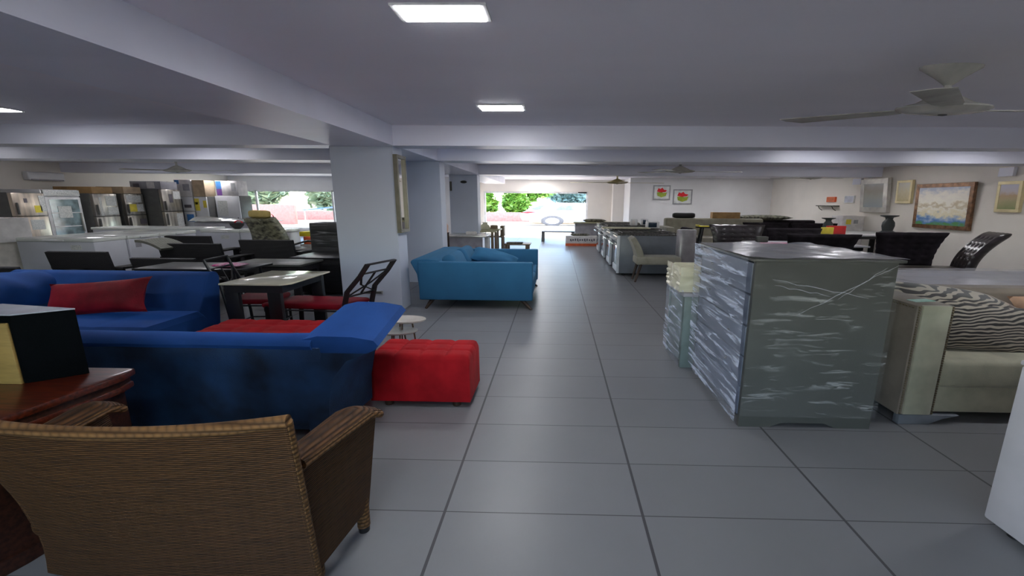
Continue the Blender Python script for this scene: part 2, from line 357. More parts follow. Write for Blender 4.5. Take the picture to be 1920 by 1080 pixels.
def slab(bm, f, nu, nv, th):
    """thick sheet over u,v in 0..1; f gives a point, th the thickness (number or function)"""
    e = 1e-3
    T, Bt = [], []
    for i in range(nu+1):
        ra, rb = [], []
        for j in range(nv+1):
            u, v = i/nu, j/nv
            p = Vector(f(u, v)); pu = Vector(f(min(u+e, 1), v)) - Vector(f(max(u-e, 0), v)); pv = Vector(f(u, min(v+e, 1))) - Vector(f(u, max(v-e, 0)))
            nn = pu.cross(pv).normalized(); t = th(u, v) if callable(th) else th
            ra.append(bm.verts.new(p + nn*t/2)); rb.append(bm.verts.new(p - nn*t/2))
        T.append(ra); Bt.append(rb)
    for i in range(nu):
        for j in range(nv):
            bm.faces.new((T[i][j], T[i+1][j], T[i+1][j+1], T[i][j+1])); bm.faces.new((Bt[i][j], Bt[i][j+1], Bt[i+1][j+1], Bt[i+1][j]))
    for i in range(nu):
        bm.faces.new((T[i][0], Bt[i][0], Bt[i+1][0], T[i+1][0])); bm.faces.new((T[i+1][nv], Bt[i+1][nv], Bt[i][nv], T[i][nv]))
    for j in range(nv):
        bm.faces.new((T[0][j+1], Bt[0][j+1], Bt[0][j], T[0][j])); bm.faces.new((T[nu][j], Bt[nu][j], Bt[nu][j+1], T[nu][j+1]))
    bmesh.ops.recalc_face_normals(bm, faces=bm.faces)

def pillow(bm, c, w, h, t, m3=None, n=14, pinch=.10):
    """cushion lying in its local x-z plane, thickness along y"""
    m3 = m3 or Matrix.Identity(3)
    t_ = BM(); F, Bk = [], []
    for i in range(n+1):
        a, b = [], []
        for j in range(n+1):
            u, v = i/n*2-1, j/n*2-1
            k = (max(0, (1-abs(u)**2.6))*max(0, (1-abs(v)**2.6)))**.45
            x = u*w/2*(1-pinch*(1-abs(u)**2)*0 - pinch*(1-v*v)*abs(u)**3); z = v*h/2*(1-pinch*(1-u*u)*abs(v)**3)
            wr = .06*t*noise.noise(Vector((u*2.2, v*2.2, w*5)))
            a.append(t_.verts.new((x, -k*t/2+wr*k, z))); b.append(t_.verts.new((x, k*t/2, z)))
        F.append(a); Bk.append(b)
    for i in range(n):
        for j in range(n):
            t_.faces.new((F[i][j], F[i+1][j], F[i+1][j+1], F[i][j+1])); t_.faces.new((Bk[i][j], Bk[i][j+1], Bk[i+1][j+1], Bk[i+1][j]))
    bmesh.ops.remove_doubles(t_, verts=t_.verts, dist=1e-5)
    t_.transform(Matrix.Translation(Vector(c)) @ m3.to_4x4()); join(bm, t_)

def tufted_block(bm, x0, x1, y0, y1, z0, z1, nx, ny, depth=.025, r=.035, ax='z', sub=40):
    """padded block whose top (or front for ax='y-') is button tufted"""
    W_, D_ = (x1-x0), (y1-y0)
    def h(x, y):
        sx, sy = W_/nx, D_/ny
        u, v = (x-x0)/sx, (y-y0)/sy
        du, dv = abs(u-round(u)), abs(v-round(v))
        groove = max(0, 1-du/.22)**2*.6 if 0 < round(u) < nx else 0
        groove = max(groove, max(0, 1-dv/.22)**2*.6 if 0 < round(v) < ny else 0)
        d = math.hypot(du, dv); bt = max(0, 1-d/.30)**1.5 if (0 < round(u) < nx and 0 < round(v) < ny) else 0
        ex = min(x-x0, x1-x); ey = min(y-y0, y1-y)
        ed = 0
        for e_ in (ex, ey):
            if e_ < r: ed += r - math.sqrt(max(0, r*r-(r-e_)**2))
        return z1 - depth*max(groove, bt) - ed
    nxs, nys = sub, max(12, int(sub*D_/W_))
    G = []
    def par(i, n):  # denser towards edges
        t = i/n; return .5-.5*cos(pi*t) if False else t
    for i in range(nxs+1):
        G.append([bm.verts.new((x0+W_*par(i, nxs), y0+D_*par(j, nys), h(x0+W_*par(i, nxs), y0+D_*par(j, nys)))) for j in range(nys+1)])
    for i in range(nxs):
        for j in range(nys): bm.faces.new((G[i][j], G[i+1][j], G[i+1][j+1], G[i][j+1]))
    ring = [G[i][0] for i in range(nxs+1)] + [G[nxs][j] for j in range(1, nys+1)] + [G[i][nys] for i in range(nxs-1, -1, -1)] + [G[0][j] for j in range(nys-1, 0, -1)]
    low = [bm.verts.new((v.co.x, v.co.y, z0)) for v in ring]
    n = len(ring)
    for i in range(n): bm.faces.new((ring[i], low[i], low[(i+1) % n], ring[(i+1) % n]))
    bm.faces.new(low[::-1])
    bmesh.ops.recalc_face_normals(bm, faces=bm.faces)

# ------------------------------------------------------------------ objects
class Th:
    pass

def link(name, bm, mat, sharp=38):
    me = bpy.data.meshes.new(name); bm.normal_update(); bm.to_mesh(me); bm.free()
    me.materials.append(M[mat] if isinstance(mat, str) else mat)
    me.polygons.foreach_set('use_smooth', [True]*len(me.polygons))
    me.set_sharp_from_angle(angle=radians(sharp))
    o = bpy.data.objects.new(name, me); COL.objects.link(o)
    return o

def thing(name, label, cat, loc, group=None, rz=0.0, k=K, world=False):
    """Empty at the base of a thing; parts modelled at true size, turned by rz and widened by k"""
    t = Th(); o = bpy.data.objects.new(name, None); COL.objects.link(o); o.empty_display_size = .1
    o.location = loc; o['label'] = label; o['category'] = cat
    if group: o['group'] = group
    t.o = o
    t.M = Matrix.Translation(-Vector(loc)) if world else Matrix.Diagonal((k, 1, 1, 1)) @ Matrix.Rotation(rz, 4, 'Z')
    return t

def part(name, bm, mat, t, under=None, label=None):
    bm.transform(t.M); o = link(name, bm, mat); o.parent = under or t.o
    if label: o['label'] = label
    return o

def single(name, bm, mat, label, cat, loc=(0, 0, 0), group=None, rz=0, k=K, world=False):
    bm.transform(Matrix.Translation(-Vector(loc)) if world else Matrix.Diagonal((k, 1, 1, 1)) @ Matrix.Rotation(rz, 4, 'Z'))
    o = link(name, bm, mat); o.location = loc; o['label'] = label; o['category'] = cat
    if group: o['group'] = group
    return o

def struct(name, bm, mat, parent=None):
    o = link(name, bm, mat)
    if parent: o.parent = parent
    else: o['kind'] = 'structure'
    return o

def b1(*a, **k): return box(BM(), *a, **k)

# ================================================================== THE SHOP
CZ, BZ = 2.58, 2.32
struct('floor', b1(-14.6, 9.3, -4.4, 20.35, -.1, 0), 'tile')
struct('ceiling', b1(-14.6, 9.3, -4.4, 20.35, CZ, CZ+.2), 'ceil')
struct('wall_left', b1(-14.6, -14.3, -4.4, 18.6, 0, CZ), 'warmwall')
struct('wall_right', b1(9.0, 9.3, -4.4, 18.3, 0, CZ), 'warmwall')
bm = BM()   # front wall with the entrance recess
box(bm, 3.1, 9.3, 18.0, 18.3, 0, CZ); box(bm, 3.1, 3.4, 18.3, 20.35, 0, CZ)
struct('wall_front_right', bm, 'wall')
bm = BM(); box(bm, 1.5, 3.1, 20.05, 20.35, 0, CZ); box(bm, -3.6, 1.5, 20.05, 20.35, 2.03, CZ); box(bm, -3.6, -3.45, 20.05, 20.35, 0, 2.03)
struct('wall_entrance', bm, 'warmwall')
bm = BM(); box(bm, -3.9, -3.6, 18.3, 20.35, 0, CZ); box(bm, -5.8, -3.6, 18.3, 18.6, 0, CZ); box(bm, -13.7, -5.8, 18.3, 18.6, 1.99, CZ); box(bm, -13.7, -5.8, 18.3, 18.6, 0, .3); box(bm, -14.6, -13.7, 18.3, 18.6, 0, CZ)
struct('wall_front_left', bm, 'wall')
struct('trim_1', b1(2.6, 3.1, 19.55, 20.05, 0, CZ), 'warmwall')      # pilaster beside the entrance
bm = BM()  # rear wall with an unseen window added to let daylight in from behind
box(bm, -14.6, -4.0, -4.4, -4.1, 0, CZ); box(bm, 2.0, 9.3, -4.4, -4.1, 0, CZ); box(bm, -4.0, 2.0, -4.4, -4.1, 2.1, CZ); box(bm, -4.0, 2.0, -4.4, -4.1, 0, .9)
struct('wall_back', bm, 'wall')

# beams
struct('trim_2', b1(-3.06, -2.21, -4.1, 18.3, BZ, CZ), 'beam')
n = 3
for (y0, y1) in ((5.83, 6.18), (7.97, 8.5), (12.08, 12.55)):
    struct('trim_%d' % n, b1(-14.3, -3.06, y0, y1, BZ, CZ), 'beam'); n += 1
    struct('trim_%d' % n, b1(-2.21, 9.0, y0, y1, BZ, CZ), 'beam'); n += 1
for (y0, y1) in ((8.62, 8.9), (12.77, 13.12)):
    struct('trim_%d' % n, b1(8.93, 9.0, y0, y1, 2.15, BZ), 'beam'); n += 1
# columns
for (x0, x1, y0, y1) in ((-3.13, -2.25, 5.9, 6.25), (-3.0, -2.2, 8.05, 8.40), (-3.08, -2.27, 12.2, 12.62)):
    struct('column', b1(x0, x1, y0, y1, 0, BZ, bev=.006, seg=1), 'column')
# side window, then the added rear window
wf = BM()
for x in (-13.66, -13.2, -9.8, -5.84): box(wf, x-.04, x+.04, 18.38, 18.46, .3, 1.99)
box(wf, -13.7, -5.8, 18.38, 18.46, .3, .36); box(wf, -13.7, -5.8, 18.38, 18.46, 1.93, 1.99)
w1 = struct('window_1', wf, 'white_metal')
struct('window_pane', b1(-13.66, -5.84, 18.415, 18.425, .36, 1.93), 'glass', w1)
wf = BM()
for x in (-3.95, -2.0, 0, 1.95): box(wf, x-.05, x+.05, -4.3, -4.2, .9, 2.1)
box(wf, -4.0, 2, -4.3, -4.2, .9, .96); box(wf, -4.0, 2, -4.3, -4.2, 2.04, 2.1)
w2 = struct('added_rear_window', wf, 'white_metal')
struct('window_pane', b1(-3.95, 1.95, -4.255, -4.245, .96, 2.04), 'glass', w2)
df = BM(); box(df, -3.45, -3.36, 20.1, 20.2, 0, 2.03); box(df, 1.41, 1.5, 20.1, 20.2, 0, 2.03); box(df, -3.36, 1.41, 20.1, 20.2, 1.96, 2.03)
d1 = struct('door_1', df, 'white_metal')
cl = BM(); box(cl, 1.02, 1.42, 20.0, 20.1, 1.97, 2.03, bev=.01); struct('door_closer', cl, 'black', d1)

# ceiling panels
for i, (x, y, w, d, lab) in enumerate((
        (-.617, 2.44, .44, .178, 'glowing white led ceiling panel nearest the viewer, top centre of the picture'),
        (-.597, 4.72, .45, .233, 'small glowing led ceiling panel just before the first cross beam'),
        (-6.42, 4.885, .45, .18, 'glowing led ceiling panel left of the long beam at the picture edge'),
        (-.6, .15, .45, .19, 'added unseen led ceiling panel directly above the viewer, over the aisle'),  # out-of-frame panels overhead and behind, added to light the foreground
        (-6.42, 2.5, .45, .19, 'added unseen led ceiling panel over the blue sofas at the left'),
        (4.2, 2.6, .45, .19, 'added unseen led ceiling panel right of the wrapped chest, out of the picture'),
        (-.6, -2.2, .45, .19, 'added unseen led ceiling panel behind the viewer, by the added rear window'),
        (-.75, 19.0, .9, .3, 'led ceiling panel in the entrance recess'),
        ) + tuple((x, y, .45, .19, 'added hidden led ceiling panel in the ' + yn + ', ' + xn) for y, yn in ((7.1, 'bay past the first beam'), (10.2, 'bay past the second beam'), (14.2, 'bay past the third beam'), (16.3, 'last bay')) for x, xn in ((-11.5, 'beside the left wall'), (-6.42, 'left of the columns'), (-.6, 'over the aisle'), (4.6, 'right of the aisle'), (7.3, 'beside the right wall')))):  # bay panels out of sight behind the beams, added for extra light
    t = thing('ceiling_light', lab, 'ceiling light', (x, y, CZ-.012), group='led panels in the ceiling', world=True)
    fr = BM(); e = .012
    box(fr, x-w/2-e*K, x+w/2+e*K, y-d/2-e, y+d/2+e, CZ-.012, CZ)
    part('light_frame', fr, 'white_metal', t); part('diffuser', b1(x-w/2, x+w/2, y-d/2, y+d/2, CZ-.016, CZ-.011), 'led', t)

# fans
def ceiling_fan(loc, blade_z, label, angles, mat='fan', r=.60, big=True):
    x, y = loc
    t = thing('ceiling_fan', label, 'ceiling fan', (x, y, CZ), group='ceiling fans')
    dz = blade_z - CZ
    bm = BM(); lathe(bm, [(.0, -.13), (.014, -.125), (.045, -.075), (.092, -.012), (.094, 0)]); part('canopy', bm, mat, t)
    bm = BM(); cyl(bm, (0, 0, -.10), (0, 0, dz+.10), .012, n=10); part('rod', bm, mat, t)
    bm = BM(); lathe(bm, [(.0, dz-.035), (.05, dz-.032), (.12, dz-.015), (.145, dz+.008), (.142, dz+.018), (.09, dz+.045), (.045, dz+.095), (.016, dz+.12), (0, dz+.12)], n=36); m = part('motor_housing', bm, mat, t)
    bm = BM(); lathe(bm, [(0, dz-.044), (.014, dz-.04), (.014, dz-.03)], n=12); part('cap', bm, 'black', t, under=m)
    for a in angles:
        bm = BM(); 
        pts = [(.12, -.028), (.2, -.05), (r, -.062), (r+.02, 0), (r, .055), (.2, .04), (.12, .028)]
        prism(bm, pts, 'z', dz+.0, dz+.005)
        bm.transform(Matrix.Rotation(a, 4, 'Z') @ Matrix.Rotation(radians(7), 4, 'X') )
        part('blade', bm, mat, t)
ceiling_fan((2.87, 3.36), 2.285, 'cream ceiling fan with hourglass mount, largest, above the wrapped chest', (radians(4), radians(124), radians(244)))
ceiling_fan((-9.0, 10.0), 2.24, 'pale ceiling fan over the chest freezers at left', (radians(-8), radians(110), radians(230)))
ceiling_fan((2.85, 10.0), 2.29, 'white ceiling fan against the far cross beam, right of centre', (radians(5), radians(120), radians(240)))
ceiling_fan((1.88, 13.3), 2.17, 'olive brass ceiling fan in front of the entrance bay', (radians(2), radians(178), radians(270)), mat='fan_brass')
ceiling_fan((7.95, 13.6), 2.36, 'small dark hubbed ceiling fan above the wall shelf at right', (radians(10), radians(130), radians(250)))

# ================================================================== OUTSIDE
struct('ground', b1(-300, 300, 20.35, 400, -.12, -.02), 'concrete')
struct('ground_rear', b1(-60, 60, -30, -4.4, -.12, -.02), 'concrete')
struct('ground_left', b1(-60, -3.9, 18.6, 20.35, -.12, -.02), 'concrete')
struct('kerb', b1(-40, 40, 30.0, 30.3, -.02, .12), 'concrete')
single('garden_wall', b1(-25, -2.0, 31.5, 31.8, 0, .75, bev=.02), 'pinkwall', 'low pink-red masonry wall outside behind the rear of the white car', 'garden wall', (0, 0, 0), world=True)
single('garden_wall', b1(-34, -17.0, 27.0, 27.3, 0, 1.25, bev=.02), 'pinkwall', 'pale red wall seen through the left window', 'garden wall', (0, 0, 0), world=True)

def foliage(name, label, cx, cy, base, rx, ry, rz, mat, nl=900, ls=.22, trunk=True, group='trees outside'):
    t = thing(name, label, 'tree' if 'tree' in name else 'shrub', (cx, cy, 0), group=group, k=1)
    bm = BM(); random.seed(int(cx*7+cy))
    for i in range(nl):
        while True:
            p = Vector((random.uniform(-1, 1), random.uniform(-1, 1), random.uniform(-1, 1)))
            if .3 < p.length < 1: break
        q = noise.noise(p*2.1+Vector((cx, cy, 0)))
        p = p*(.85+.35*q)
        c = Vector((p.x*rx, p.y*ry, base+rz+p.z*rz))
        m3 = Matrix.Rotation(random.uniform(0, 6.28), 3, 'Z') @ Matrix.Rotation(random.uniform(-.9, .9), 3, 'X') @ Matrix.Rotation(random.uniform(-.9, .9), 3, 'Y')
        s = ls*random.uniform(.6, 1.3)
        vs = [bm.verts.new(c + m3 @ Vector(v)) for v in ((-s, 0, 0), (-.2*s, -.45*s, .06*s), (s, 0, 0), (-.2*s, .45*s, .06*s))]
        bm.faces.new(vs)
    part('foliage', bm, mat, t)
    bm = BM()
    if trunk:
        tube(bm, [(0, 0, 0), (.1, 0, base*.6), (-.05, .05, base+rz*.8)], [.2, .15, .08]); tube(bm, [(.05, 0, base*.7), (rx*.4, 0, base+rz)], [.09, .04]); tube(bm, [(.05, 0, base*.7), (-rx*.4, .1, base+rz)], [.09, .04])
    else:
        for k in range(5): tube(bm, [(0, 0, 0), (rx*.5*cos(k*1.3), ry*.5*sin(k*1.3), base+rz)], [.04, .02], 6)
    part('trunk' if trunk else 'stem', bm, 'bark', t)
foliage('garden_shrub', 'bright green leafy shrub outside, left in the entrance opening', -6.3, 33.2, .35, 1.9, .9, 1.05, 'leaf', 3200, .26, trunk=False)
foliage('garden_shrub', 'yellow-green shrub outside between the jamb and the car', -3.4, 35.6, .3, 1.3, .8, 1.1, 'leaf', 2400, .26, trunk=False)
foliage('garden_tree', 'green tree outside above the shrubs, behind the car boot', -3.0, 40, 1.3, 3.4, 1.6, 1.7, 'leaf', 3000, .36)
foliage('garden_tree', 'blue-green tree far outside, over the car roof', 2.8, 50, .9, 4.6, 2.0, 1.9, 'leaf_far', 3000, .5)
foliage('garden_tree', 'hazy blue-green tree far outside, at the right door jamb', 11.5, 51, .9, 4.0, 2.0, 1.8, 'leaf_far', 2600, .5)
foliage('garden_tree', 'pale tree outside, left part of the side window', -26.5, 36, .6, 3.6, 2.0, 1.9, 'leaf_pale', 2800, .5)
foliage('garden_tree', 'pale tree outside, middle of the side window', -18.6, 36, .5, 3.4, 2.0, 2.0, 'leaf_pale', 2800, .5)
foliage('garden_tree', 'pale tree outside, right edge of the side window', -11.2, 36.5, .5, 3.2, 2.0, 2.2, 'leaf_pale', 2600, .5)
# blue awning
t = thing('market_awning', 'blue awning outside at the right of the side window', 'awning', (-13.2, 25.5, 0), world=True)
bm = BM(); prism(bm, [(-15.2, .95), (-11.6, 1.32), (-11.6, 1.36), (-15.2, .99)], 'y', 24.8, 26.4); part('canvas', bm, 'bluetarp', t)
for x, h_ in ((-15.1, .95), (-11.7, 1.3)): bm = BM(); cyl(bm, (x, 25, -.02), (x, 25, h_), .03); part('post', bm, 'white_metal', t)

# white car, side view
def car():
    x0, x1, y0, y1 = -2.40, 8.3, 28.0, 29.7
    t = thing('parked_car', 'white hatchback parked outside the entrance, rear end showing', 'car', (3, 28.9, 0), world=True)
    body = [(x0+.15, .32), (x0+.0, .55), (x0+.05, .82), (x0+.55, 1.02), (x1-1.6, .95), (x1-.3, .78), (x1, .55), (x1-.05, .3)]
    prof = list(body)
    arcs = []
    for cx in (6.3, -.25):
        arcs += [(cx+.95*cos(a), .26+.40*sin(a)) for a in [radians(d) for d in range(0, 181, 20)]]
    prof += arcs
    bm = BM(); prism(bm, prof, 'y', y0, y1, bev=.03); part('body', bm, 'carpaint', t)
    roof = [(x0+.35, .98), (x0+1.35, 1.38), (x0+2.6, 1.50), (x0+5.4, 1.47), (x0+7.6, .97)]
    bm = BM(); prism(bm, roof, 'y', y0+.08, y1-.08, bev=.05); part('cabin', bm, 'carpaint', t)
    bm = BM(); prism(bm, [(-.05, 1.06), (.35, 1.32), (2.0, 1.36), (2.0, 1.05)], 'y', y0+.05, y0+.09); part('side_window', bm, 'carglass', t)
    bm = BM(); prism(bm, [(2.15, 1.05), (2.15, 1.36), (3.3, 1.34), (4.6, 1.04)], 'y', y0+.05, y0+.09); part('side_window', bm, 'carglass', t)
    bm = BM(); prism(bm, [(x0+.75, 1.08), (x0+1.35, 1.31), (x0+1.6, 1.31), (x0+1.3, 1.08)], 'y', y0+.05, y0+.09); part('quarter_window', bm, 'carglass', t)
    bm = BM(); prism(bm, [(x0+.02, .84), (x0+.5, .92), (x0+1.1, .88), (x0+.5, .80)], 'y', y0-.02, y0+.15, bev=.01); part('tail_light', bm, 'taillight', t)
    for cx in (-.25, 6.3):
        bm = BM(); lathe(bm, [(.31, -.1), (.33, -.08), (.33, .08), (.31, .1), (.2, .1), (.2, -.1), (.31, -.1)]); bm.transform(Matrix.Translation((cx, y0+.12, .31)) @ Matrix.Diagonal((K, 1, 1, 1)) @ Matrix.Rotation(pi/2, 4, 'X')); w = part('wheel', bm, 'rubber', t)
        bm = BM(); lathe(bm, [(0, .1), (.05, .1), (.06, .07), (.18, .06), (.21, .09), (.21, 0), (0, 0)])
        for k in range(5):
            a = k*2*pi/5; xbox(bm, (.12*cos(a), .12*sin(a), .08), (.2, .03, .03), Matrix.Rotation(a, 3, 'Z'))
        bm.transform(Matrix.Translation((cx, y0+.12, .31)) @ Matrix.Diagonal((K, 1, 1, 1)) @ Matrix.Rotation(pi/2, 4, 'X')); part('hub', bm, 'alloy', t, under=w)
car()

# ================================================================== COLUMN FITTINGS
t = thing('wall_mirror', 'tall framed mirror on the side of the nearest column', 'mirror', (-2.22, 6.04, 1.15), world=True)
def ring_frame(bm, ax, a0, a1, u0, u1, v0, v1, w):
    """rectangular frame; ax 'x' -> u=y v=z, 'y' -> u=x v=z"""
    for (p, q, r, s) in ((u0, u1, v0, v0+w), (u0, u1, v1-w, v1), (u0, u0+w, v0+w, v1-w), (u1-w, u1, v0+w, v1-w)):
        if ax == 'x': box(bm, a0, a1, p, q, r, s, bev=.003, seg=1)
        else: box(bm, p, q, a0, a1, r, s, bev=.003, seg=1)
bm = BM(); ring_frame(bm, 'x', -2.25, -2.19, 5.88, 6.23, 1.14, 2.215, .045); part('mirror_frame', bm, 'pewter', t)
part('mirror_glass', b1(-2.25, -2.22, 5.92, 6.19, 1.18, 2.175), 'mirror', t)
t = thing('wall_socket', 'double wall socket low on the front of the nearest column', 'socket', (-2.68, 5.9, .27), world=True)
part('socket_plate', b1(-2.83, -2.53, 5.885, 5.9, .245, .295, bev=.004), 'socket', t)
for x in (-2.76, -2.60): part('outlet', b1(x-.05, x+.05, 5.88, 5.886, .255, .285, bev=.002), 'grey_lam', t)
bm = BM(); lathe(bm, [(0, 0), (.035, .0), (.04, .01), (.03, .03), (0, .032)]); bm.transform(Matrix.Rotation(pi/2, 4, 'X'))
single('wall_clock', bm, 'black', 'small black oval fixture high on the farthest column', 'wall fixture', (-2.66, 12.2, 2.12))
single('wall_fixture', b1(-.03, .03, -.03, 0, -.13, .13, bev=.004), 'grey_lam', 'narrow grey panel on the edge of the farthest column', 'wall fixture', (-3.03, 12.19, 2.0), k=1)

# ================================================================== WICKER ARMCHAIR
def wicker_chair():
    t = thing('wicker_armchair', 'brown woven wicker armchair with its back to the viewer, nearest at left', 'armchair', (-1.4, 1.5, 0), world=True)
    def back(u, v):
        xl = -2.10 + .42*v - .40*v**2.2; xr = -.965 + .105*v
        x = xl + (xr-xl)*u
        w = 1-(2*u-1)**2
        y = 1.42 - .21*v - .045*w
        z = .07 + (.825-.03*w)*v + .0*(1-w)
        return (x, y, z)
    bm = BM(); slab(bm, back, 30, 14, .035); b = part('backrest', bm, 'wicker', t)
    bm = BM(); tube(bm, [back(i/24, 1.0) for i in range(25)], .022, 10); part('backrest_rim', bm, 'wicker_rim', t, under=b)
    bm = BM(); tube(bm, [back(0.995, i/10) for i in range(11)], .018, 8); part('backrest_rim', bm, 'wicker_rim', t, under=b)
    bm = BM(); tube(bm, [back(0.005, i/10) for i in range(11)], .018, 8); part('backrest_rim', bm, 'wicker_rim', t, under=b)
    for side in (1, -1):
        def sx(x): return x if side > 0 else -3.0 - x
        def arm(u, v):   # u back to front, v bottom to top
            y = 1.40 + .365*u - .07*(1-u)*v
            x = -.968 + .03*v + .045*v*u + .045*u
            z = .12 + (.515 + .04*(1-u)*0 + .0*u)*v
            return (sx(x), y, z)
        bm = BM(); slab(bm, arm, 14, 12, .035); p_ = part('arm_panel', bm, 'wicker', t)
        def top(u, v):
            a = arm(u, 1.0); w_ = .10+.05*u
            return (a[0] + (v-.75)*w_*side, a[1], a[2]+.018 + .02*sin(pi*v) - .035*max(0, u-.85)/.15)
        bm = BM(); slab(bm, top, 16, 8, .035); part('arm_rest', bm, 'wicker', t, under=p_)
        bm = BM(); tube(bm, [top(i/12, 1.0) for i in range(13)], .016, 8); tube(bm, [top(i/12, 0) for i in range(13)], .016, 8); part('arm_rim', bm, 'wicker_rim', t, under=p_)
    bm = BM(); box(bm, -2.03, -.99, 1.33, 1.74, .30, .385, bev=.03); part('seat', bm, 'wicker', t)
    for (x, y) in ((-.93, 1.745), (-2.07, 1.745), (-1.0, 1.46), (-1.93, 1.46)):
        bm = BM(); cyl(bm, (x, y, .03), (x, y, .36), .030, .034, n=14); l = part('leg', bm, 'wicker_rim', t)
        bm = BM(); cyl(bm, (x, y, 0), (x, y, .035), .026, .028, n=14); part('foot', bm, 'black', t, under=l)
wicker_chair()

# ================================================================== MAHOGANY CABINET AND SPEAKER
def cabinet():
    # slanting front: left end nearer
    t = thing('sideboard', 'dark mahogany sideboard at the left edge carrying the black speaker', 'sideboard', (-2.9, 1.9, 0), world=True)
    A = [(-2.27, 2.06), (-2.24, 1.97), (-2.30, 1.50), (-2.36, 1.30), (-3.6, 1.30), (-3.6, 2.06)]
    def sc(pts, d): 
        cx = sum(p[0] for p in pts)/len(pts); cy = sum(p[1] for p in pts)/len(pts)
        return [(cx+(p[0]-cx)*d, cy+(p[1]-cy)*d) for p in pts]
    bm = BM(); prism(bm, A, 'z', .665, .70, bev=.008); part('top', bm, 'mahogany', t)
    bm = BM(); prism(bm, sc(A, .955), 'z', .63, .665); part('moulding', bm, 'dark_mahogany', t)
    bm = BM(); prism(bm, sc(A, .975), 'z', .60, .632, bev=.008); part('moulding', bm, 'mahogany', t)
    bm = BM(); prism(bm, sc(A, .90), 'z', .06, .60); c = part('carcass', bm, 'dark_mahogany', t)
    bm = BM(); prism(bm, sc(A, .93), 'z', 0, .07, bev=.006); part('plinth', bm, 'dark_mahogany', t)
cabinet()
def speaker_box():
    t = thing('speaker_box', 'black speaker cabinet with pale top standing on the mahogany sideboard', 'speaker', (-2.7, 1.9, .70), world=True)
    Q = [(-2.60, 1.85), (-2.43, 1.98), (-2.9, 2.05), (-3.2, 1.85)]
    bm = BM(); prism(bm, Q, 'z', .70, 1.045, bev=.004); part('cabinet_body', bm, 'speaker', t)
    bm = BM(); prism(bm, [(p[0], p[1]) for p in Q], 'z', 1.046, 1.052); part('top_panel', bm, 'speaker_top', t)
    part('wood_edge', b1(-2.78, -2.615, 1.838, 1.852, .70, 1.01, bev=.003), 'ply', t)
    part('grille', b1(-3.1, -2.79, 1.835, 1.85, .72, 1.03, bev=.004), 'speaker', t)
speaker_box()

# ================================================================== BLUE VELVET SOFAS
def sofa_b():
    t = thing('velvet_sofa', 'navy and royal blue velvet sofa seen from behind with a high flared arm', 'sofa', (-2.5, 2.8, 0), group='blue velvet sofas', world=True)
    bm = BM()
    prism(bm, [(2.47, .10), (2.455, .45), (2.43, .69), (2.60, .69), (2.62, .10)], 'x', -3.5, -1.47, bev=.012)
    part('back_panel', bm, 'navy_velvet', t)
    # rolled top rail
    bm = BM()
    def roll(u, v):
        x = -3.52 + (2.0)*u; a = -pi*.35 + v*pi*1.7
        r1, r2 = .095, .042
        wob = .006*noise.noise(Vector((x*3, v*2, 0)))
        return (x, 2.505 - r1*sin(a)*.9, .705 + r2*(-cos(a)) + wob)
    slab(bm, roll, 40, 14, .012); part('top_roll', bm, 'blue_velvet', t)
    # flared arm: profile in x-z, swelling toward the front end
    bm = BM()
    secs = []
    for i in range(13):
        s = i/12; y = 2.44 + .50*s
        lift = .10*s
        prof = []
        ob = -1.465 + .06*s       # outer base x
        ot = -1.105 + .0*s        # outer top x
        ins = -1.60 + .03*s
        P_ = [(ob, .10), (ob+.01, .30), (ob+.05, .48), (ob+.15, .60+lift*.6), (ot-.03, .675+lift), (ot, .705+lift), (ot-.03, .74+lift), (ot-.16, .762+lift), (ins+.12, .765+lift), (ins+.02, .74+lift), (ins-.02, .68+lift), (ins, .55), (ins, .10)]
        secs.append([bm.verts.new((p[0], y, p[1])) for p in P_])
    for a, b in zip(secs, secs[1:]):
        for k in range(len(a)): bm.faces.new((a[k], a[(k+1) % len(a)], b[(k+1) % len(a)], b[k]))
    bm.faces.new(secs[0]); bm.faces.new(secs[-1][::-1]); bmesh.ops.recalc_face_normals(bm, faces=bm.faces)
    # the upper rows of the arm are a separate cover
    lo = BM(); join(lo, bm.copy()); 
    bmesh.ops.bisect_plane(bm, geom=list(bm.verts)+list(bm.edges)+list(bm.faces), plane_co=(0, 2.44, .655), plane_no=(0, -.20, 1), clear_outer=True)
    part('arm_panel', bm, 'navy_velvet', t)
    bmesh.ops.bisect_plane(lo, geom=list(lo.verts)+list(lo.edges)+list(lo.faces), plane_co=(0, 2.44, .655), plane_no=(0, -.20, 1), clear_inner=True)
    lo.transform(Matrix.Translation((-1.35, 2.69, .75)) @ Matrix.Diagonal((1.02, 1.01, 1.0, 1)) @ Matrix.Translation((1.35, -2.69, -.75)))
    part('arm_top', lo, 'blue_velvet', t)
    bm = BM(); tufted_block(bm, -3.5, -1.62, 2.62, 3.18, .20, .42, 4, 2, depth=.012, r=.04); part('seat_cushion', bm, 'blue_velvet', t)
    part('base', b1(-3.5, -1.5, 2.5, 3.16, .08, .2, bev=.01), 'navy_velvet', t)
    for x in (-3.45, -1.56):
        for y in (2.52, 3.08): bm = BM(); cyl(bm, (x, y, 0), (x, y, .09), .022, .035, n=10); part('leg', bm, 'walnut', t)
sofa_b()
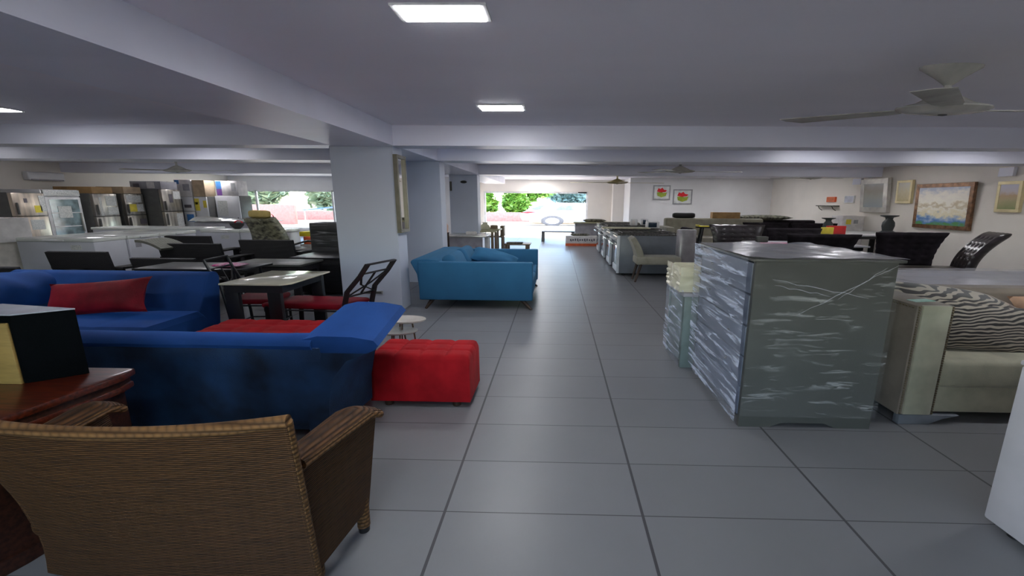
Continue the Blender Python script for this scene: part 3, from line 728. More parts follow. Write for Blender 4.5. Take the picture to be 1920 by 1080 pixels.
def sofa_a():
    t = thing('velvet_sofa', 'royal blue velvet sofa facing the viewer with a crimson cushion on it', 'sofa', (-5.3, 4.0, 0), group='blue velvet sofas', world=True)
    bm = BM(); prism(bm, [(4.18, .10), (4.18, .42), (4.36, .79), (4.42, .815), (4.50, .80), (4.52, .74), (4.42, .10)], 'x', -6.02, -3.78, bev=.02, seg=3); part('backrest', bm, 'blue_velvet', t)
    bm = BM(); tufted_block(bm, -5.42, -3.74, 3.55, 4.22, .24, .43, 3, 1, depth=.010, r=.05); part('seat_cushion', bm, 'blue_velvet', t)
    part('base', b1(-5.98, -3.78, 3.58, 4.3, .09, .25, bev=.01), 'navy_velvet', t)
    # left arm, tufted roll
    bm = BM()
    def arm(u, v):
        y = 3.55 + .80*u
        a = v*pi*1.3 - .3
        dm = .015*(sin(u*pi*5)*sin(v*pi*4))
        return (-5.72 - (.30+dm)*cos(a), y, .60 + (.21+dm)*sin(a))
    slab(bm, arm, 30, 18, .03); part('arm', bm, 'blue_velvet', t)
    part('arm_base', b1(-5.98, -5.44, 3.56, 4.34, .1, .66, bev=.03), 'navy_velvet', t)
    for x in (-5.9, -3.9):
        for y in (3.64, 4.3): bm = BM(); cyl(bm, (x, y, 0), (x, y, .1), .022, .035, n=10); part('leg', bm, 'walnut', t)
sofa_a()
bm = BM(); pillow(bm, (0, 0, 0), 1.12, .37, .20, Matrix.Rotation(radians(-5), 3, 'Y') @ Matrix.Rotation(radians(-24), 3, 'X'), pinch=.12)
single('throw_cushion', bm, 'dark_red', 'crimson satin cushion leaning on the royal blue sofa', 'cushion', (-4.68, 4.03, .60), k=1)

# ottomans
def ottoman(x0, x1, y0, y1, z1, nx, ny, label):
    t = thing('tufted_ottoman', label, 'ottoman', ((x0+x1)/2, (y0+y1)/2, 0), group='red tufted ottomans', world=True)
    bm = BM(); tufted_block(bm, x0, x1, y0, y1, .05, z1, nx, ny, depth=.022, r=.045, sub=56); c = part('cushion', bm, 'red', t)
    for x in (x0+.12, x1-.12):
        for y in (y0+.06, y1-.06): bm = BM(); cyl(bm, (x, y, 0), (x, y, .055), .035, .04, n=12); part('foot', bm, 'walnut', t)
ottoman(-1.44, -.655, 2.99, 3.40, .435, 4, 3, 'red tufted ottoman at the edge of the aisle, right of the navy sofa')
ottoman(-3.25, -1.80, 3.36, 3.93, .435, 5, 3, 'long red tufted ottoman between the two blue sofas')

# nesting oval tables behind the ottoman
for (cx, cy, z, w, mat, lab) in ((-1.49, 3.93, .45, .20, 'beige_top', 'taller cream oval side table by the nearest column'), (-1.55, 3.86, .355, .20, 'clear_cream', 'lower glass-topped oval side table by the nearest column')):
    t = thing('side_table', lab, 'side table', (cx, cy, 0), group='nesting side tables', k=1.0)
    bm = BM(); lathe(bm, [(.0, z-.02), (w*.93, z-.02), (w, z-.01), (w, z), (w*.9, z+.002), (0, z-.004)], n=40); bm.transform(Matrix.Diagonal((1.05, .62, 1, 1))); part('table_top', bm, mat, t)
    for k in range(3):
        a = k*2.1+.4; bm = BM(); cyl(bm, (w*.6*cos(a), w*.45*sin(a), 0), (w*.35*cos(a), w*.25*sin(a), z-.02), .008, n=8); part('leg', bm, 'brown_wood', t)

# ================================================================== SKY BLUE SOFA
def blue_sofa():
    t = thing('fabric_sofa', 'sky blue fabric sofa side-on beside the nearest column', 'sofa', (-1.2, 6.9, 0), world=True)
    for (y0, y1) in ((6.0, 6.13), (7.72, 7.85)):
        part('arm', b1(-2.03, -.335, y0, y1, .14, .712, bev=.018, seg=3), 'teal', t)
    bm = BM(); prism(bm, [(-2.03, .16), (-1.72, .16), (-1.62, .42), (-1.72, .72), (-1.9, .745), (-2.13, .735), (-2.16, .70), (-2.07, .52)], 'y', 6.05, 7.84, bev=.02, seg=3); bk = part('backrest', bm, 'teal', t)
    part('seat', b1(-1.75, -.35, 6.12, 7.74, .15, .30, bev=.015), 'teal', t)
    part('seat_cushion', b1(-1.70, -.33, 6.14, 6.92, .29, .44, bev=.04, seg=3), 'teal', t)
    part('seat_cushion', b1(-1.70, -.33, 6.93, 7.71, .29, .44, bev=.04, seg=3), 'teal', t)
    for (x, sx) in ((-.52, .17), (-1.85, -.10)):
        for (y, sy) in ((6.12, -.1), (7.72, .08)):
            bm = BM(); cyl(bm, (x, y, .15), (x+sx, y+sy, 0), .040, .018, n=12); part('leg', bm, 'walnut', t)
    for y in (6.53, 7.32):
        bm = BM(); box(bm, -.11, .11, -.37, .37, -.18, .18, bev=.10, seg=5); bm.transform(Matrix.Translation((-1.60, y, .62)) @ Matrix.Rotation(radians(-24), 4, 'Y')); part('back_cushion', bm, 'teal', t)
blue_sofa()
bm = BM(); pillow(bm, (0, 0, 0), .80, .36, .22, Matrix.Rotation(radians(14), 3, 'Y') @ Matrix.Rotation(radians(-62), 3, 'X'), pinch=.03)
single('throw_cushion', bm, 'teal', 'sky blue cushion lying on the sky blue sofa', 'cushion', (-1.08, 7.3, .60), k=1)

# ================================================================== WRAPPED CHEST OF DRAWERS
def wrapped_chest():
    t = thing('chest_of_drawers', 'tall grey chest of drawers in clear stretch film on the right of the aisle', 'chest of drawers', (1.8, 3.3, 0), world=True)
    x0, x1, y0, y1, zt = 1.345, 2.285, 2.79, 3.83, 1.215
    bm = BM()
    prism(bm, [(x0, 0), (x0, zt), (x1, zt), (x1, 0), (x1-.24, 0), (x1-.33, .035), (x0+.31, .035), (x0+.22, 0)], 'y', y0, y0+.03); part('side_panel', bm, 'grey_lam', t)
    bm = BM()
    prism(bm, [(x0, 0), (x0, zt), (x1, zt), (x1, 0), (x1-.24, 0), (x1-.33, .035), (x0+.31, .035), (x0+.22, 0)], 'y', y1-.03, y1); part('side_panel', bm, 'grey_lam', t)
    part('back_panel', b1(x1-.02, x1, y0+.03, y1-.03, .04, zt), 'grey_lam', t)
    part('carcass', b1(x0+.05, x1-.02, y0+.03, y1-.03, .06, zt), 'grey_lam', t)
    part('top', b1(x0-.03, x1+.035, y0-.025, y1+.02, zt, zt+.018, bev=.004), 'grey_lam', t)
    for i in range(5):
        z0 = .08 + i*.226
        d = part('drawer', b1(x0-.006, x0+.05, y0+.035, y1-.035, z0, z0+.215, bev=.006), 'drawer', t)
        for yy in (y0+.3, y1-.3):
            bm = BM(); cyl(bm, (x0-.02, yy, z0+.11), (x0-.006, yy, z0+.11), .010, n=10); part('knob', bm, 'dark_side', t, under=d)
    # film: wrinkled sheets a finger off the chest
    def wr(p, s): return .008*noise.noise(Vector(p)*s)
    bm = BM()
    def side(u, v):
        y = y0-.012 + (y1-y0+.03)*u; z = .05 + (zt-.03)*v
        return (x0-.040 - .010*abs(noise.noise(Vector((y*2, z*9-y*4, 0)))) - .02*v, y, z)
    slab(bm, side, 60, 70, .001); part('film_wrap', bm, 'film2', t, label='creased milky stretch film over the drawer fronts')
    bm = BM()
    def front(u, v):
        x = x0-.012 + (x1-x0+.018)*u; z = .10 + (zt-.08)*v
        return (x, y0-.032 - .006*abs(noise.noise(Vector((x*3, 5, z*8)))), z)
    slab(bm, front, 40, 50, .001); part('film_wrap', bm, 'film', t)
    bm = BM()
    def topf(u, v):
        x = x0-.04 + (x1-x0+.085)*u; y = y0-.03 + (y1-y0+.06)*v
        return (x, y, zt+.028 + .012*noise.noise(Vector((x*6, y*6, 0))))
    slab(bm, topf, 40, 40, .001); part('film_wrap', bm, 'film_white', t)
    bm = BM()
    for (a, b) in (((x0+.30, .86), (x1-.02, 1.21)), ((x0+.10, 1.10), (x0+.75, .98)), ((x0+.55, .97), (x1-.1, 1.19)), ((x0+.12, 1.06), (x0+.5, .99))):
        pts = [(a[0]+(b[0]-a[0])*k/8, y0-.040, a[1]+(b[1]-a[1])*k/8 + .006*sin(k*2.3)) for k in range(9)]
        tube(bm, pts, [.0012+.002*sin(pi*k/8) for k in range(9)], 5)
    part('film_crease', bm, 'film_white', t)
wrapped_chest()

def wrapped_console():
    t = thing('console_cabinet', 'low green-grey cabinet in stretch film behind the tall wrapped chest', 'cabinet', (1.7, 4.2, 0), world=True)
    x0, x1, y0, y1 = 1.235, 2.3, 3.88, 4.42
    part('side_panel', b1(x0, x1, y0, y0+.04, 0, .72, bev=.004), 'green_grey', t)
    part('side_panel', b1(x0, x1, y1-.04, y1, 0, .72, bev=.004), 'green_grey', t)
    part('top', b1(x0-.02, x1, y0-.02, y1+.02, .72, .755, bev=.005), 'grey_box', t)
    part('door', b1(x0+.01, x0+.03, y0+.04, y1-.04, .05, .72, bev=.004), 'green_grey', t)
    bm = BM()
    def side(u, v):
        y = y0-.02 + (y1-y0+.04)*u; z = .02 + .76*v
        return (x0-.022 - .015*abs(noise.noise(Vector((y*3, z*7, 0)))), y, z)
    slab(bm, side, 24, 40, .001); part('film_wrap', bm, 'film2', t)
    t = thing('packed_box', 'cream packing bundle in yellowed film on the low green-grey cabinet', 'box', (1.7, 4.2, .756), world=True)
    part('bundle', b1(1.22, 2.25, 3.93, 4.36, .757, .985, bev=.03), 'foam_board', t)
    bm = BM()
    def f(u, v):
        return (1.185 + .02*noise.noise(Vector((v*9, u*5, 1))), 3.90+.48*u, .758+.24*v)
    slab(bm, f, 16, 14, .001)
    def g(u, v):
        return (1.185+1.10*u, 3.90 + .02*noise.noise(Vector((u*9, v*5, 3))), .758+.24*v)
    slab(bm, g, 30, 14, .001); part('film_wrap', bm, 'film_yellow', t)
wrapped_console()

# ================================================================== CREAM SOFA WITH NAILHEADS
def cream_sofa():
    t = thing('nailhead_sofa', 'cream upholstered sofa with nailhead-trimmed arm beside the wrapped chest', 'sofa', (3.6, 3.4, 0), world=True)
    ax0, ax1, y0, y1 = 2.53, 2.795, 2.87, 3.75
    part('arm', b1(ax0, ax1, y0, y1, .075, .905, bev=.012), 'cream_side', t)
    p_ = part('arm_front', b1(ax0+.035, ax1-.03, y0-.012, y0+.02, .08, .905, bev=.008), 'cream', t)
    for x in (ax0+.018, ax1-.015):
        bm = BM()
        for k in range(46):
            bmesh.ops.create_uvsphere(bm, u_segments=6, v_segments=4, radius=.0075, matrix=Matrix.Translation((x, y0-.003, .09+k*.0178)))
        part('nailhead_row', bm, 'nail', t, under=p_)
    bm = BM()
    for k in range(30): bmesh.ops.create_uvsphere(bm, u_segments=6, v_segments=4, radius=.007, matrix=Matrix.Translation((ax0-.001, y0+.03+k*.028, .885)))
    part('nailhead_row', bm, 'nail', t)
    bm = BM(); prism(bm, [(ax0+.02, 0), (ax0+.24, 0), (ax0+.34, .045), (ax0+.46, .075), (ax0+.02, .075)], 'y', y0-.002, y0+.05, bev=.004); part('foot', bm, 'plinth', t)
    part('foot', b1(ax0+.02, ax0+.2, y1-.08, y1, 0, .075), 'plinth', t)
    X1 = 5.0
    part('base', b1(ax1, X1, y0+.02, y1, .09, .30, bev=.012), 'cream', t)
    part('seat_cushion', b1(ax1+.003, X1-.26, y0, 3.55, .285, .50, bev=.04, seg=3), 'cream', t)
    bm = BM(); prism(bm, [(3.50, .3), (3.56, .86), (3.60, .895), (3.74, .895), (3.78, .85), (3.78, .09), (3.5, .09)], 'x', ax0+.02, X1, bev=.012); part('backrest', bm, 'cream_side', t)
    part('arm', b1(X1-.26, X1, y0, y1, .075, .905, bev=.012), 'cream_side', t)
    part('foot', b1(X1-.24, X1-.04, y0, y0+.05, 0, .075), 'plinth', t)
    part('foot', b1(X1-.24, X1-.04, y1-.08, y1, 0, .075), 'plinth', t)
cream_sofa()
bm = BM(); pillow(bm, (0, 0, 0), .92, .40, .20, Matrix.Rotation(radians(7), 3, 'Y') @ Matrix.Rotation(radians(-16), 3, 'X'), pinch=.06)
single('zebra_cushion', bm, 'zebra', 'zebra print cushion standing on the cream sofa seat', 'cushion', (3.32, 3.17, .66), group='zebra cushions', k=1)
bm = BM(); pillow(bm, (0, 0, 0), .95, .42, .14, Matrix.Rotation(radians(7), 3, 'Y') @ Matrix.Rotation(radians(-78), 3, 'X'), pinch=.06)
single('zebra_cushion', bm, 'zebra', 'zebra print cushion lying flat on top, tipped toward the sofa arm', 'cushion', (3.22, 3.36, .845), group='zebra cushions', k=1)
bm = BM(); pillow(bm, (0, 0, 0), .7, .38, .16, Matrix.Rotation(radians(-5), 3, 'Y') @ Matrix.Rotation(radians(-30), 3, 'X'))
single('throw_cushion', bm, P('tan_cushion', (.40, .24, .15), .7, var=.3, vs=4), 'tan and cream patterned cushion behind the zebra one at the right edge', 'cushion', (4.12, 3.36, .72), k=1)
single('price_card', b1(-.085, .085, -.035, .035, 0, .004), 'paper', 'green and white card lying on the cream sofa arm', 'card', (2.68, 3.02, .906), rz=.2, k=1)

# wrapped mattress behind the sofa
t = thing('mattress', 'white mattress in plastic film lying behind the cream sofa', 'mattress', (5.2, 4.6, 0), world=True)
part('mattress_body', b1(3.3, 7.6, 4.05, 5.2, .60, .80, bev=.05, seg=4), 'freezer', t)
bm = BM()
def mf(u, v):
    x, y = 3.26+4.4*u, 4.0+1.25*v
    return (x, y, .812 + .012*noise.noise(Vector((x*2, y*5, 0))))
slab(bm, mf, 60, 24, .001); part('film_wrap', bm, 'film_white', t)
t = thing('bed_base', 'grey bed base under the wrapped mattress', 'bed base', (5.2, 4.6, 0), world=True)
part('base', b1(3.35, 7.55, 4.1, 5.15, .06, .60, bev=.01), 'grey_box', t)
for x in (3.5, 7.4):
    for y in (4.2, 5.05): part('leg', b1(x-.05, x+.05, y-.03, y+.03, 0, .06), 'black', t)

# white cabinet at the right edge
t = thing('washing_machine', 'white appliance cut by the right picture edge, standing nearest at right', 'appliance', (2.9, 1.6, 0), world=True)
part('body', b1(2.205, 3.6, 1.28, 1.895, .035, .86, bev=.012), 'white_app', t)
part('lid', b1(2.2, 3.6, 1.27, 1.9, .86, .885, bev=.008), 'white_app', t)
for x in (2.27, 3.5):
    for y in (1.36, 1.80):
        bm = BM(); cyl(bm, (x, y, 0), (x, y, .036), .026, .02, n=12); part('foot', bm, 'black', t)

# ================================================================== DINING CHAIRS, RIGHT REAR
def black_chair(loc, rz, label, shiny=False, top=1.08, lean=.10, flare=.06):
    """tufted high-back chair, front towards +y before turning"""
    t = thing('tufted_dining_chair', label, 'dining chair', (*loc, 0), group='black tufted dining chairs', rz=rz)
    mt = 'black_vel_shiny' if shiny else 'black_vel'
    def bk(u, v):
        w = .225 + flare*v*v
        x = (u*2-1)*w; y = -.20 - lean*v*v - .02*(1-(2*u-1)**2)*0
        return (x, y, .44 + (top-.44)*v)
    bm = BM()
    def th(u, v):
        du, dv = abs((u*5)-round(u*5)), abs((v*6)-round(v*6)); d = math.hypot(du, dv)
        e = min(u, 1-u, v, 1-v)
        return .075*(min(1, .45+e*9)) - .022*max(0, 1-d/.3)
    slab(bm, bk, 30, 36, th)
    for i in range(1, 5):
        for j in range(2, 6):
            p = Vector(bk(i/5, j/6)); bmesh.ops.create_uvsphere(bm, u_segments=8, v_segments=5, radius=.010, matrix=Matrix.Translation(p+Vector((0, .030, 0))))
    part('backrest', bm, mt, t)
    bm = BM(); box(bm, -.235, .235, -.22, .25, .38, .50, bev=.035, seg=3); part('seat', bm, mt, t)
    for (x, y) in ((-.2, .21), (.2, .21), (-.2, -.19), (.2, -.19)):
        bm = BM(); cyl(bm, (x, y, .39), (x, y + (.02 if y > 0 else -.05), 0), .022, .014, n=8); part('leg', bm, 'blackmetal', t)
black_chair((6.66, 8.25), 0, 'black velvet dining chair with plain back to the viewer, right of the wrapped chest top', top=1.075)
black_chair((4.85, 7.95), 0, 'black velvet dining chair with plain back to the viewer, directly over the wrapped chest', top=1.05)
black_chair((4.38, 9.95), pi, 'black tufted dining chair facing the viewer across the near table', top=1.075, shiny=True)
black_chair((6.72, 7.45), radians(84), 'black crushed velvet dining chair side-on at the right wall, below the large painting', shiny=True, top=1.12, lean=.21, flare=.02)
black_chair((5.75, 9.95), pi, 'black tufted dining chair facing the viewer, second along the near table', top=1.0)
black_chair((6.15, 12.15), pi, 'dark blue-black dining chair behind the urn table, left one', top=1.03)
black_chair((7.55, 12.15), pi, 'dark dining chair behind the urn table by the wall', top=1.02)
black_chair((3.5, 9.3), radians(-90), 'black velvet dining chair side-on beside the grey drum', top=1.05, lean=.06)

def dining_table(x0, x1, y0, y1, z, label, top='grey_box'):
    t = thing('dining_table', label, 'dining table', ((x0+x1)/2, (y0+y1)/2, 0), world=True)
    part('table_top', b1(x0, x1, y0, y1, z-.03, z, bev=.006), top, t)
    part('apron', b1(x0+.1, x1-.1, y0+.05, y1-.05, z-.10, z-.03), 'black', t)
    for x in (x0+.18, x1-.18):
        for y in (y0+.09, y1-.09): part('leg', b1(x-.06, x+.06, y-.03, y+.03, 0, z-.03, bev=.004), 'blackmetal', t)
dining_table(4.2, 6.3, 8.45, 9.5, .76, 'dark dining table between the black chairs')
dining_table(6.5, 8.85, 10.1, 11.7, .86, 'white-topped table carrying the two charcoal urns', top='marble')
def vase(x, y, z, h, label):
    bm = BM(); s = h/.40
    lathe(bm, [(.075*s, 0), (.078*s, .02*s), (.05*s, .06*s), (.062*s, .16*s), (.058*s, .24*s), (.034*s, .31*s), (.04*s, .35*s), (.085*s, .38*s), (.088*s, .40*s), (.05*s, .395*s), (0, .36*s)])
    single('urn_vase', bm, 'vase', label, 'vase', (x, y, z), group='charcoal urns')
vase(7.25, 11.35, .86, .36, 'charcoal flared urn on the white-topped table, left one')
vase(8.48, 10.9, .86, .45, 'charcoal flared urn under the silver framed picture, right one')
single('red_box', b1(-.09, .09, -.05, .05, 0, .2, bev=.004), P('red_box', (.55, .02, .02), .5), 'small red box standing between the two black chairs', 'box', (6.85, 10.4, .86))
single('snack_packet', b1(-.06, .06, -.03, .03, 0, .17, bev=.01), 'label_y', 'yellow and white packet beside the red box', 'packet', (6.58, 10.3, .86))
single('pink_runner', b1(-.25, .25, -.1, .1, 0, .03, bev=.012), 'magenta', 'pink folded cloth on the dark dining table', 'cloth', (4.85, 8.7, .76))
single('glass_tumbler', b1(-.05, .05, -.05, .05, 0, .12, bev=.01), 'grey_lam', 'grey box on the dark dining table', 'box', (4.5, 9.2, .76))

# pictures on the right wall
def wall_picture(yc, zc, w, h, fw, depth, frame, art, label, tilt=.06, mount=0):
    t = thing('framed_picture', label, 'picture', (9.0, yc, zc), k=1)
    R = Matrix.Translation((-depth/2-sin(tilt)*h/2, 0, 0)) @ Matrix.Rotation(-tilt, 4, 'Y')
    bm = BM(); ring_frame(bm, 'x', -depth/2, depth/2, -w/2, w/2, -h/2, h/2, fw); bm.transform(R); f = part('frame', bm, frame, t)
    bm = BM(); box(bm, 0, depth/2-.004, -w/2+fw*.9, w/2-fw*.9, -h/2+fw*.9, h/2-fw*.9); bm.transform(R); part('backing', bm, 'mat_white', t)
    m_ = fw+mount
    bm = BM(); box(bm, -depth/2+.006, 0, -w/2+m_, w/2-m_, -h/2+m_, h/2-m_); bm.transform(R); part('painting', bm, art, t)
wall_picture(10.0, 1.55, 1.45, 1.04, .09, .07, 'frame_brown', art_mat('landscape_painting', [(0, (.10, .28, .10)), (.10, (.10, .22, .50)), (.20, (.35, .45, .60)), (.30, (.80, .72, .50)), (.42, (.9, .86, .76)), (.5, (.62, .52, .34)), (.6, (.92, .88, .76)), (.8, (.85, .80, .72)), (1, (.45, .5, .6))], 7, .30), 'large cloudy landscape painting in a bronze-brown frame on the right wall')
wall_picture(11.15, 1.90, .48, .58, .06, .07, 'frame_gold', art_mat('small_gold_art', [(0, (.5, .42, .2)), (.5, (.62, .55, .36)), (1, (.6, .58, .52))], 5, .3), 'narrow gold framed picture left of the large landscape')
wall_picture(8.6, 1.75, .46, .60, .06, .07, 'frame_gold', art_mat('meadow_art', [(0, (.25, .30, .12)), (.35, (.45, .38, .2)), (.55, (.5, .35, .2)), (.7, (.55, .5, .52)), (1, (.5, .5, .6))], 4, .15), 'small gold framed meadow picture at the right picture edge')
wall_picture(12.1, 1.82, 1.0, .92, .14, .10, 'frame_silver', art_mat('mirror_art', [(0, (.42, .47, .50)), (.5, (.45, .46, .40)), (.7, (.40, .36, .30)), (1, (.5, .52, .52))], 3, .2), 'wide silver framed picture leaning out from the right wall', tilt=.10)
wall_picture(13.2, 1.72, .42, .22, .02, .05, 'mat_white', P('pale_print', (.5, .52, .6), .5), 'small white canvas on the right wall beside the silver frame', tilt=.0)
wall_picture(14.05, 1.72, .42, .16, .015, .06, 'orange', P('orange_canvas', (.55, .14, .05), .5), 'small orange canvas on the right wall above the shelf', tilt=0)
t = thing('wall_shelf', 'small scrolled wall shelf below the orange canvas', 'shelf', (9, 14.2, 1.5), k=1)
part('shelf_board', b1(-.18, 0, -.55, .4, 0, .03, bev=.005), 'rug', t)
for y in (-.4, .3): bm = BM(); tube(bm, [(-.15, y, 0), (-.1, y, -.08), (-.01, y, -.13)], .012); part('bracket', bm, 'rug', t)
# tulip pictures
def tulip_picture(x, z, w, h, label):
    t = thing('tulip_picture', label, 'picture', (x, 18.0, z), group='tulip pictures', k=1)
    bm = BM(); ring_frame(bm, 'y', -.04, 0, -w/2, w/2, -h/2, h/2, .05); part('frame', bm, 'frame_grey', t)
    part('print', b1(-w/2+.04, w/2-.04, -.02, -.005, -h/2+.04, h/2-.04), 'mat_white', t)
    bm = BM()
    prism(bm, [(-.2*w, .30*h), (-.28*w, .08*h), (-.05*w, .0), (.22*w, .05*h), (.30*w, .16*h), (.12*w, .2*h), (.02*w, .34*h), (-.08*w, .24*h)], 'y', -.03, -.018); part('petals', bm, 'taillight', t)
    bm = BM(); prism(bm, [(-.28*w, .0), (-.24*w, -.22*h), (0, -.33*h), (.25*w, -.22*h), (.30*w, .02*h), (.1*w, -.02*h), (-.1*w, .04*h)], 'y', -.03, -.018); part('leaves', bm, P('tulip_green', (.35, .42, .04), .6), t)
tulip_picture(4.42, 1.985, .72, .60, 'tulip picture in a grey frame on the far wall, upper left of the pair')
tulip_picture(5.30, 1.815, .80, .62, 'tulip picture in a grey frame on the far wall, lower right of the pair')

# ================================================================== STOVES ROW
def stove(y, label, side='stove_side'):
    t = thing('gas_stove', label, 'stove', (1.35, y, 0), group='gas stoves along the aisle', world=True)
    x0, x1, d = 1.40, 2.72, .78
    part('body', b1(x0, x1, y, y+d, .05, .88, bev=.008), side, t)
    part('oven_door', b1(x0-.05, x0, y+.03, y+d-.03, .22, .70, bev=.008), 'dark_glass', t)
    part('front_edge', b1(x0-.06, x0-.002, y+.0, y+.06, .05, .88, bev=.004), 'stove_white', t)
    part('drawer', b1(x0-.045, x0, y+.03, y+d-.03, .06, .20, bev=.006), 'stove_white', t)
    bm = BM(); tube(bm, [(x0-.05, y+.06, .68), (x0-.14, y+.08, .69), (x0-.14, y+d-.08, .69), (x0-.05, y+d-.06, .68)], .016); part('handle', bm, 'alloy', t)
    cp = part('control_panel', b1(x0-.06, x0, y+.02, y+d-.02, .73, .86, bev=.006), 'steel', t)
    for k in range(5):
        yy = y+.12+k*.135; bm = BM(); cyl(bm, (x0-.06, yy, .80), (x0-.13, yy, .80), .024, .02, n=12); part('knob', bm, 'white_app', t, under=cp)
    part('cooktop', b1(x0-.06, x1, y-.005, y+d+.005, .88, .905, bev=.006), 'iron', t)
    for (gy) in (y+.05, y+.42):
        bm = BM()
        for k in range(5): box(bm, x0+.05, x1-.1, gy+k*.075, gy+k*.075+.012, .93, .942)
        for k in range(6): box(bm, x0+.05+k*.22, x0+.075+k*.22, gy, gy+.312, .93, .942)
        for (a, b) in ((x0+.06, gy+.006), (x1-.12, gy+.006), (x0+.06, gy+.30), (x1-.12, gy+.30)): box(bm, a-.012, a+.012, b-.006, b+.006, .904, .932)
        part('grate', bm, 'iron', t)
    for x in (x0+.1, x1-.1):
        for yy in (y+.06, y+d-.06): bm = BM(); cyl(bm, (x, yy, 0), (x, yy, .052), .03, n=10); part('foot', bm, 'black', t)
stove(9.08, 'grey-sided gas stove nearest the viewer in the row along the aisle')
stove(10.35, 'gas stove second in the row along the aisle')
stove(11.7, 'gas stove third in the row along the aisle')
stove(13.1, 'gas stove farthest in the row along the aisle')
def small_app(name, label, cat, x, y, z, w, d, h, mat, facemat):
    t = thing(name, label, cat, (x, y, z), k=K)
    part('body', b1(-w/2, w/2, -d/2, d/2, 0, h, bev=.012), mat, t)
    part('front_panel', b1(-w/2+.02, w/2-.03, -d/2-.008, -d/2+.004, .02, h-.02, bev=.003), facemat, t)
single('serving_tray', b1(-.25, .25, -.15, .15, 0, .03, bev=.01), 'foam_board', 'pale folded cloth on the second stove', 'cloth', (1.75, 10.55, .943))
small_app('toaster', 'small white appliance on the third stove, left one', 'small appliance', 2.20, 11.95, .943, .085, .12, .17, 'white_app', 'white_card')
small_app('toaster', 'small white and dark appliance on the third stove, right one', 'small appliance', 2.55, 12.2, .943, .085, .12, .17, 'white_app', 'dark_glass')
small_app('microwave_oven', 'white angular appliance with dark front on the second stove', 'small appliance', 2.48, 10.85, .943, .14, .16, .16, 'white_app', 'dark_glass')

# beige side chair
def beige_chair():
    t = thing('linen_dining_chair', 'beige linen dining chair side-on before the nearest stove', 'dining chair', (2.05, 8.55, 0), world=True)
    def bk(u, v): return (1.72 - .19*v*v, 8.3+.42*u, .36+.53*v)
    bm = BM(); slab(bm, bk, 10, 16, lambda u, v: .15-.05*v); part('backrest', bm, 'beige_fab', t)
    part('seat', b1(1.62, 2.52, 8.28, 8.74, .36, .52, bev=.04, seg=3), 'beige_fab', t)
    for (x, y, dx) in ((1.72, 8.33, -.10), (1.72, 8.68, -.10), (2.44, 8.33, .04), (2.44, 8.68, .04)):
        bm = BM(); cyl(bm, (x, y, .37), (x+dx, y, 0), .034, .022, n=10); part('leg', bm, 'walnut', t)
beige_chair()
bm = BM(); lathe(bm, [(.08, 0), (.085, .02), (.085, 1.03), (.078, 1.05), (0, 1.055)], n=30)
single('metal_drum', bm, 'drum', 'grey metal cylinder standing between the beige chair and black chair', 'drum', (2.68, 8.62, 0))

# far middle: counter, boxes, bench
t = thing('display_counter', 'lavender-grey counter behind the gas stoves', 'counter', (2.1, 15.9, 0), world=True)
part('counter_body', b1(.72, 3.0, 15.7, 16.3, 0, .80, bev=.01), 'grey_box', t); part('counter_top', b1(.66, 3.1, 15.62, 16.36, .80, .84, bev=.006), 'wood_light', t)
bm = BM(); pillow(bm, (0, 0, .05), .9, .35, .12, Matrix.Rotation(pi/2, 3, 'X')); single('folded_rug', bm, 'rug', 'dark bundle on the lavender-grey counter', 'bundle', (1.45, 15.95, .845), k=1)
t = thing('carton', 'white carton with an orange band on the floor before the counter', 'carton', (1.0, 15.35, 0), world=True)
part('box_body', b1(.36, 1.80, 15.22, 15.58, .0, .36, bev=.004), 'white_card', t)
part('orange_band', b1(.355, 1.805, 15.21, 15.225, .0, .09), 'orange', t)
bm = BM()
random.seed(3)
for k in range(11):
    x = .52+k*.085; box(bm, x, x+.05, 15.212, 15.222, .19, .19+random.choice((.06, .08)))
    if k % 3 == 0: box(bm, x+.02, x+.07, 15.212, 15.222, .17, .19)
part('lettering', bm, 'ink', t)
bm = BM(); pillow(bm, (0, 0, 0), .75, .2, .09, Matrix.Rotation(pi/2, 3, 'X')); single('dark_bag', bm, 'rug', 'dark flat bundle on the white and orange carton', 'bundle', (.88, 15.4, .40), k=1)
def bench(x0, x1, y0, y1, z, lab):
    t = thing('low_bench', lab, 'bench', ((x0+x1)/2, (y0+y1)/2, 0), world=True)
    part('bench_top', b1(x0, x1, y0, y1, z-.045, z, bev=.005), 'bamboo', t)
    for x in (x0+.06, x1-.06):
        for y in (y0+.05, y1-.05): part('leg', b1(x-.06, x+.06, y-.04, y+.04, 0, z-.045), 'bamboo', t)
bench(-.58, .75, 16.75, 17.3, .415, 'dark low bench just inside the entrance')
for (x, y) in ((.72, 14.3),):
    pass

# wrapped stack at back right with cushion and cardboard
t = thing('wrapped_sofa', 'beige sofa under milky film in front of the far right wall', 'sofa', (4.9, 13.3, 0), world=True)
part('seat', b1(3.5, 6.6, 12.75, 13.6, .1, .55, bev=.04, seg=3), 'beige_fab', t)
part('backrest', b1(3.5, 6.6, 13.5, 13.8, .1, 1.10, bev=.06, seg=3), 'beige_fab', t)
part('arm', b1(3.35, 3.6, 12.75, 13.8, .1, .85, bev=.04), 'beige_fab', t); part('arm', b1(6.5, 6.8, 12.75, 13.8, .1, .85, bev=.04), 'beige_fab', t)
for x in (3.5, 6.6):
    for y in (12.85, 13.7): part('leg', b1(x-.05, x+.05, y-.03, y+.03, 0, .1), 'walnut', t)
single('black_basket', box(BM(), -.15, .15, -.09, .09, 0, .17, bev=.05, seg=3), 'black', 'black rounded bin on the film-wrapped sofa back', 'bin', (4.10, 13.64, 1.10))
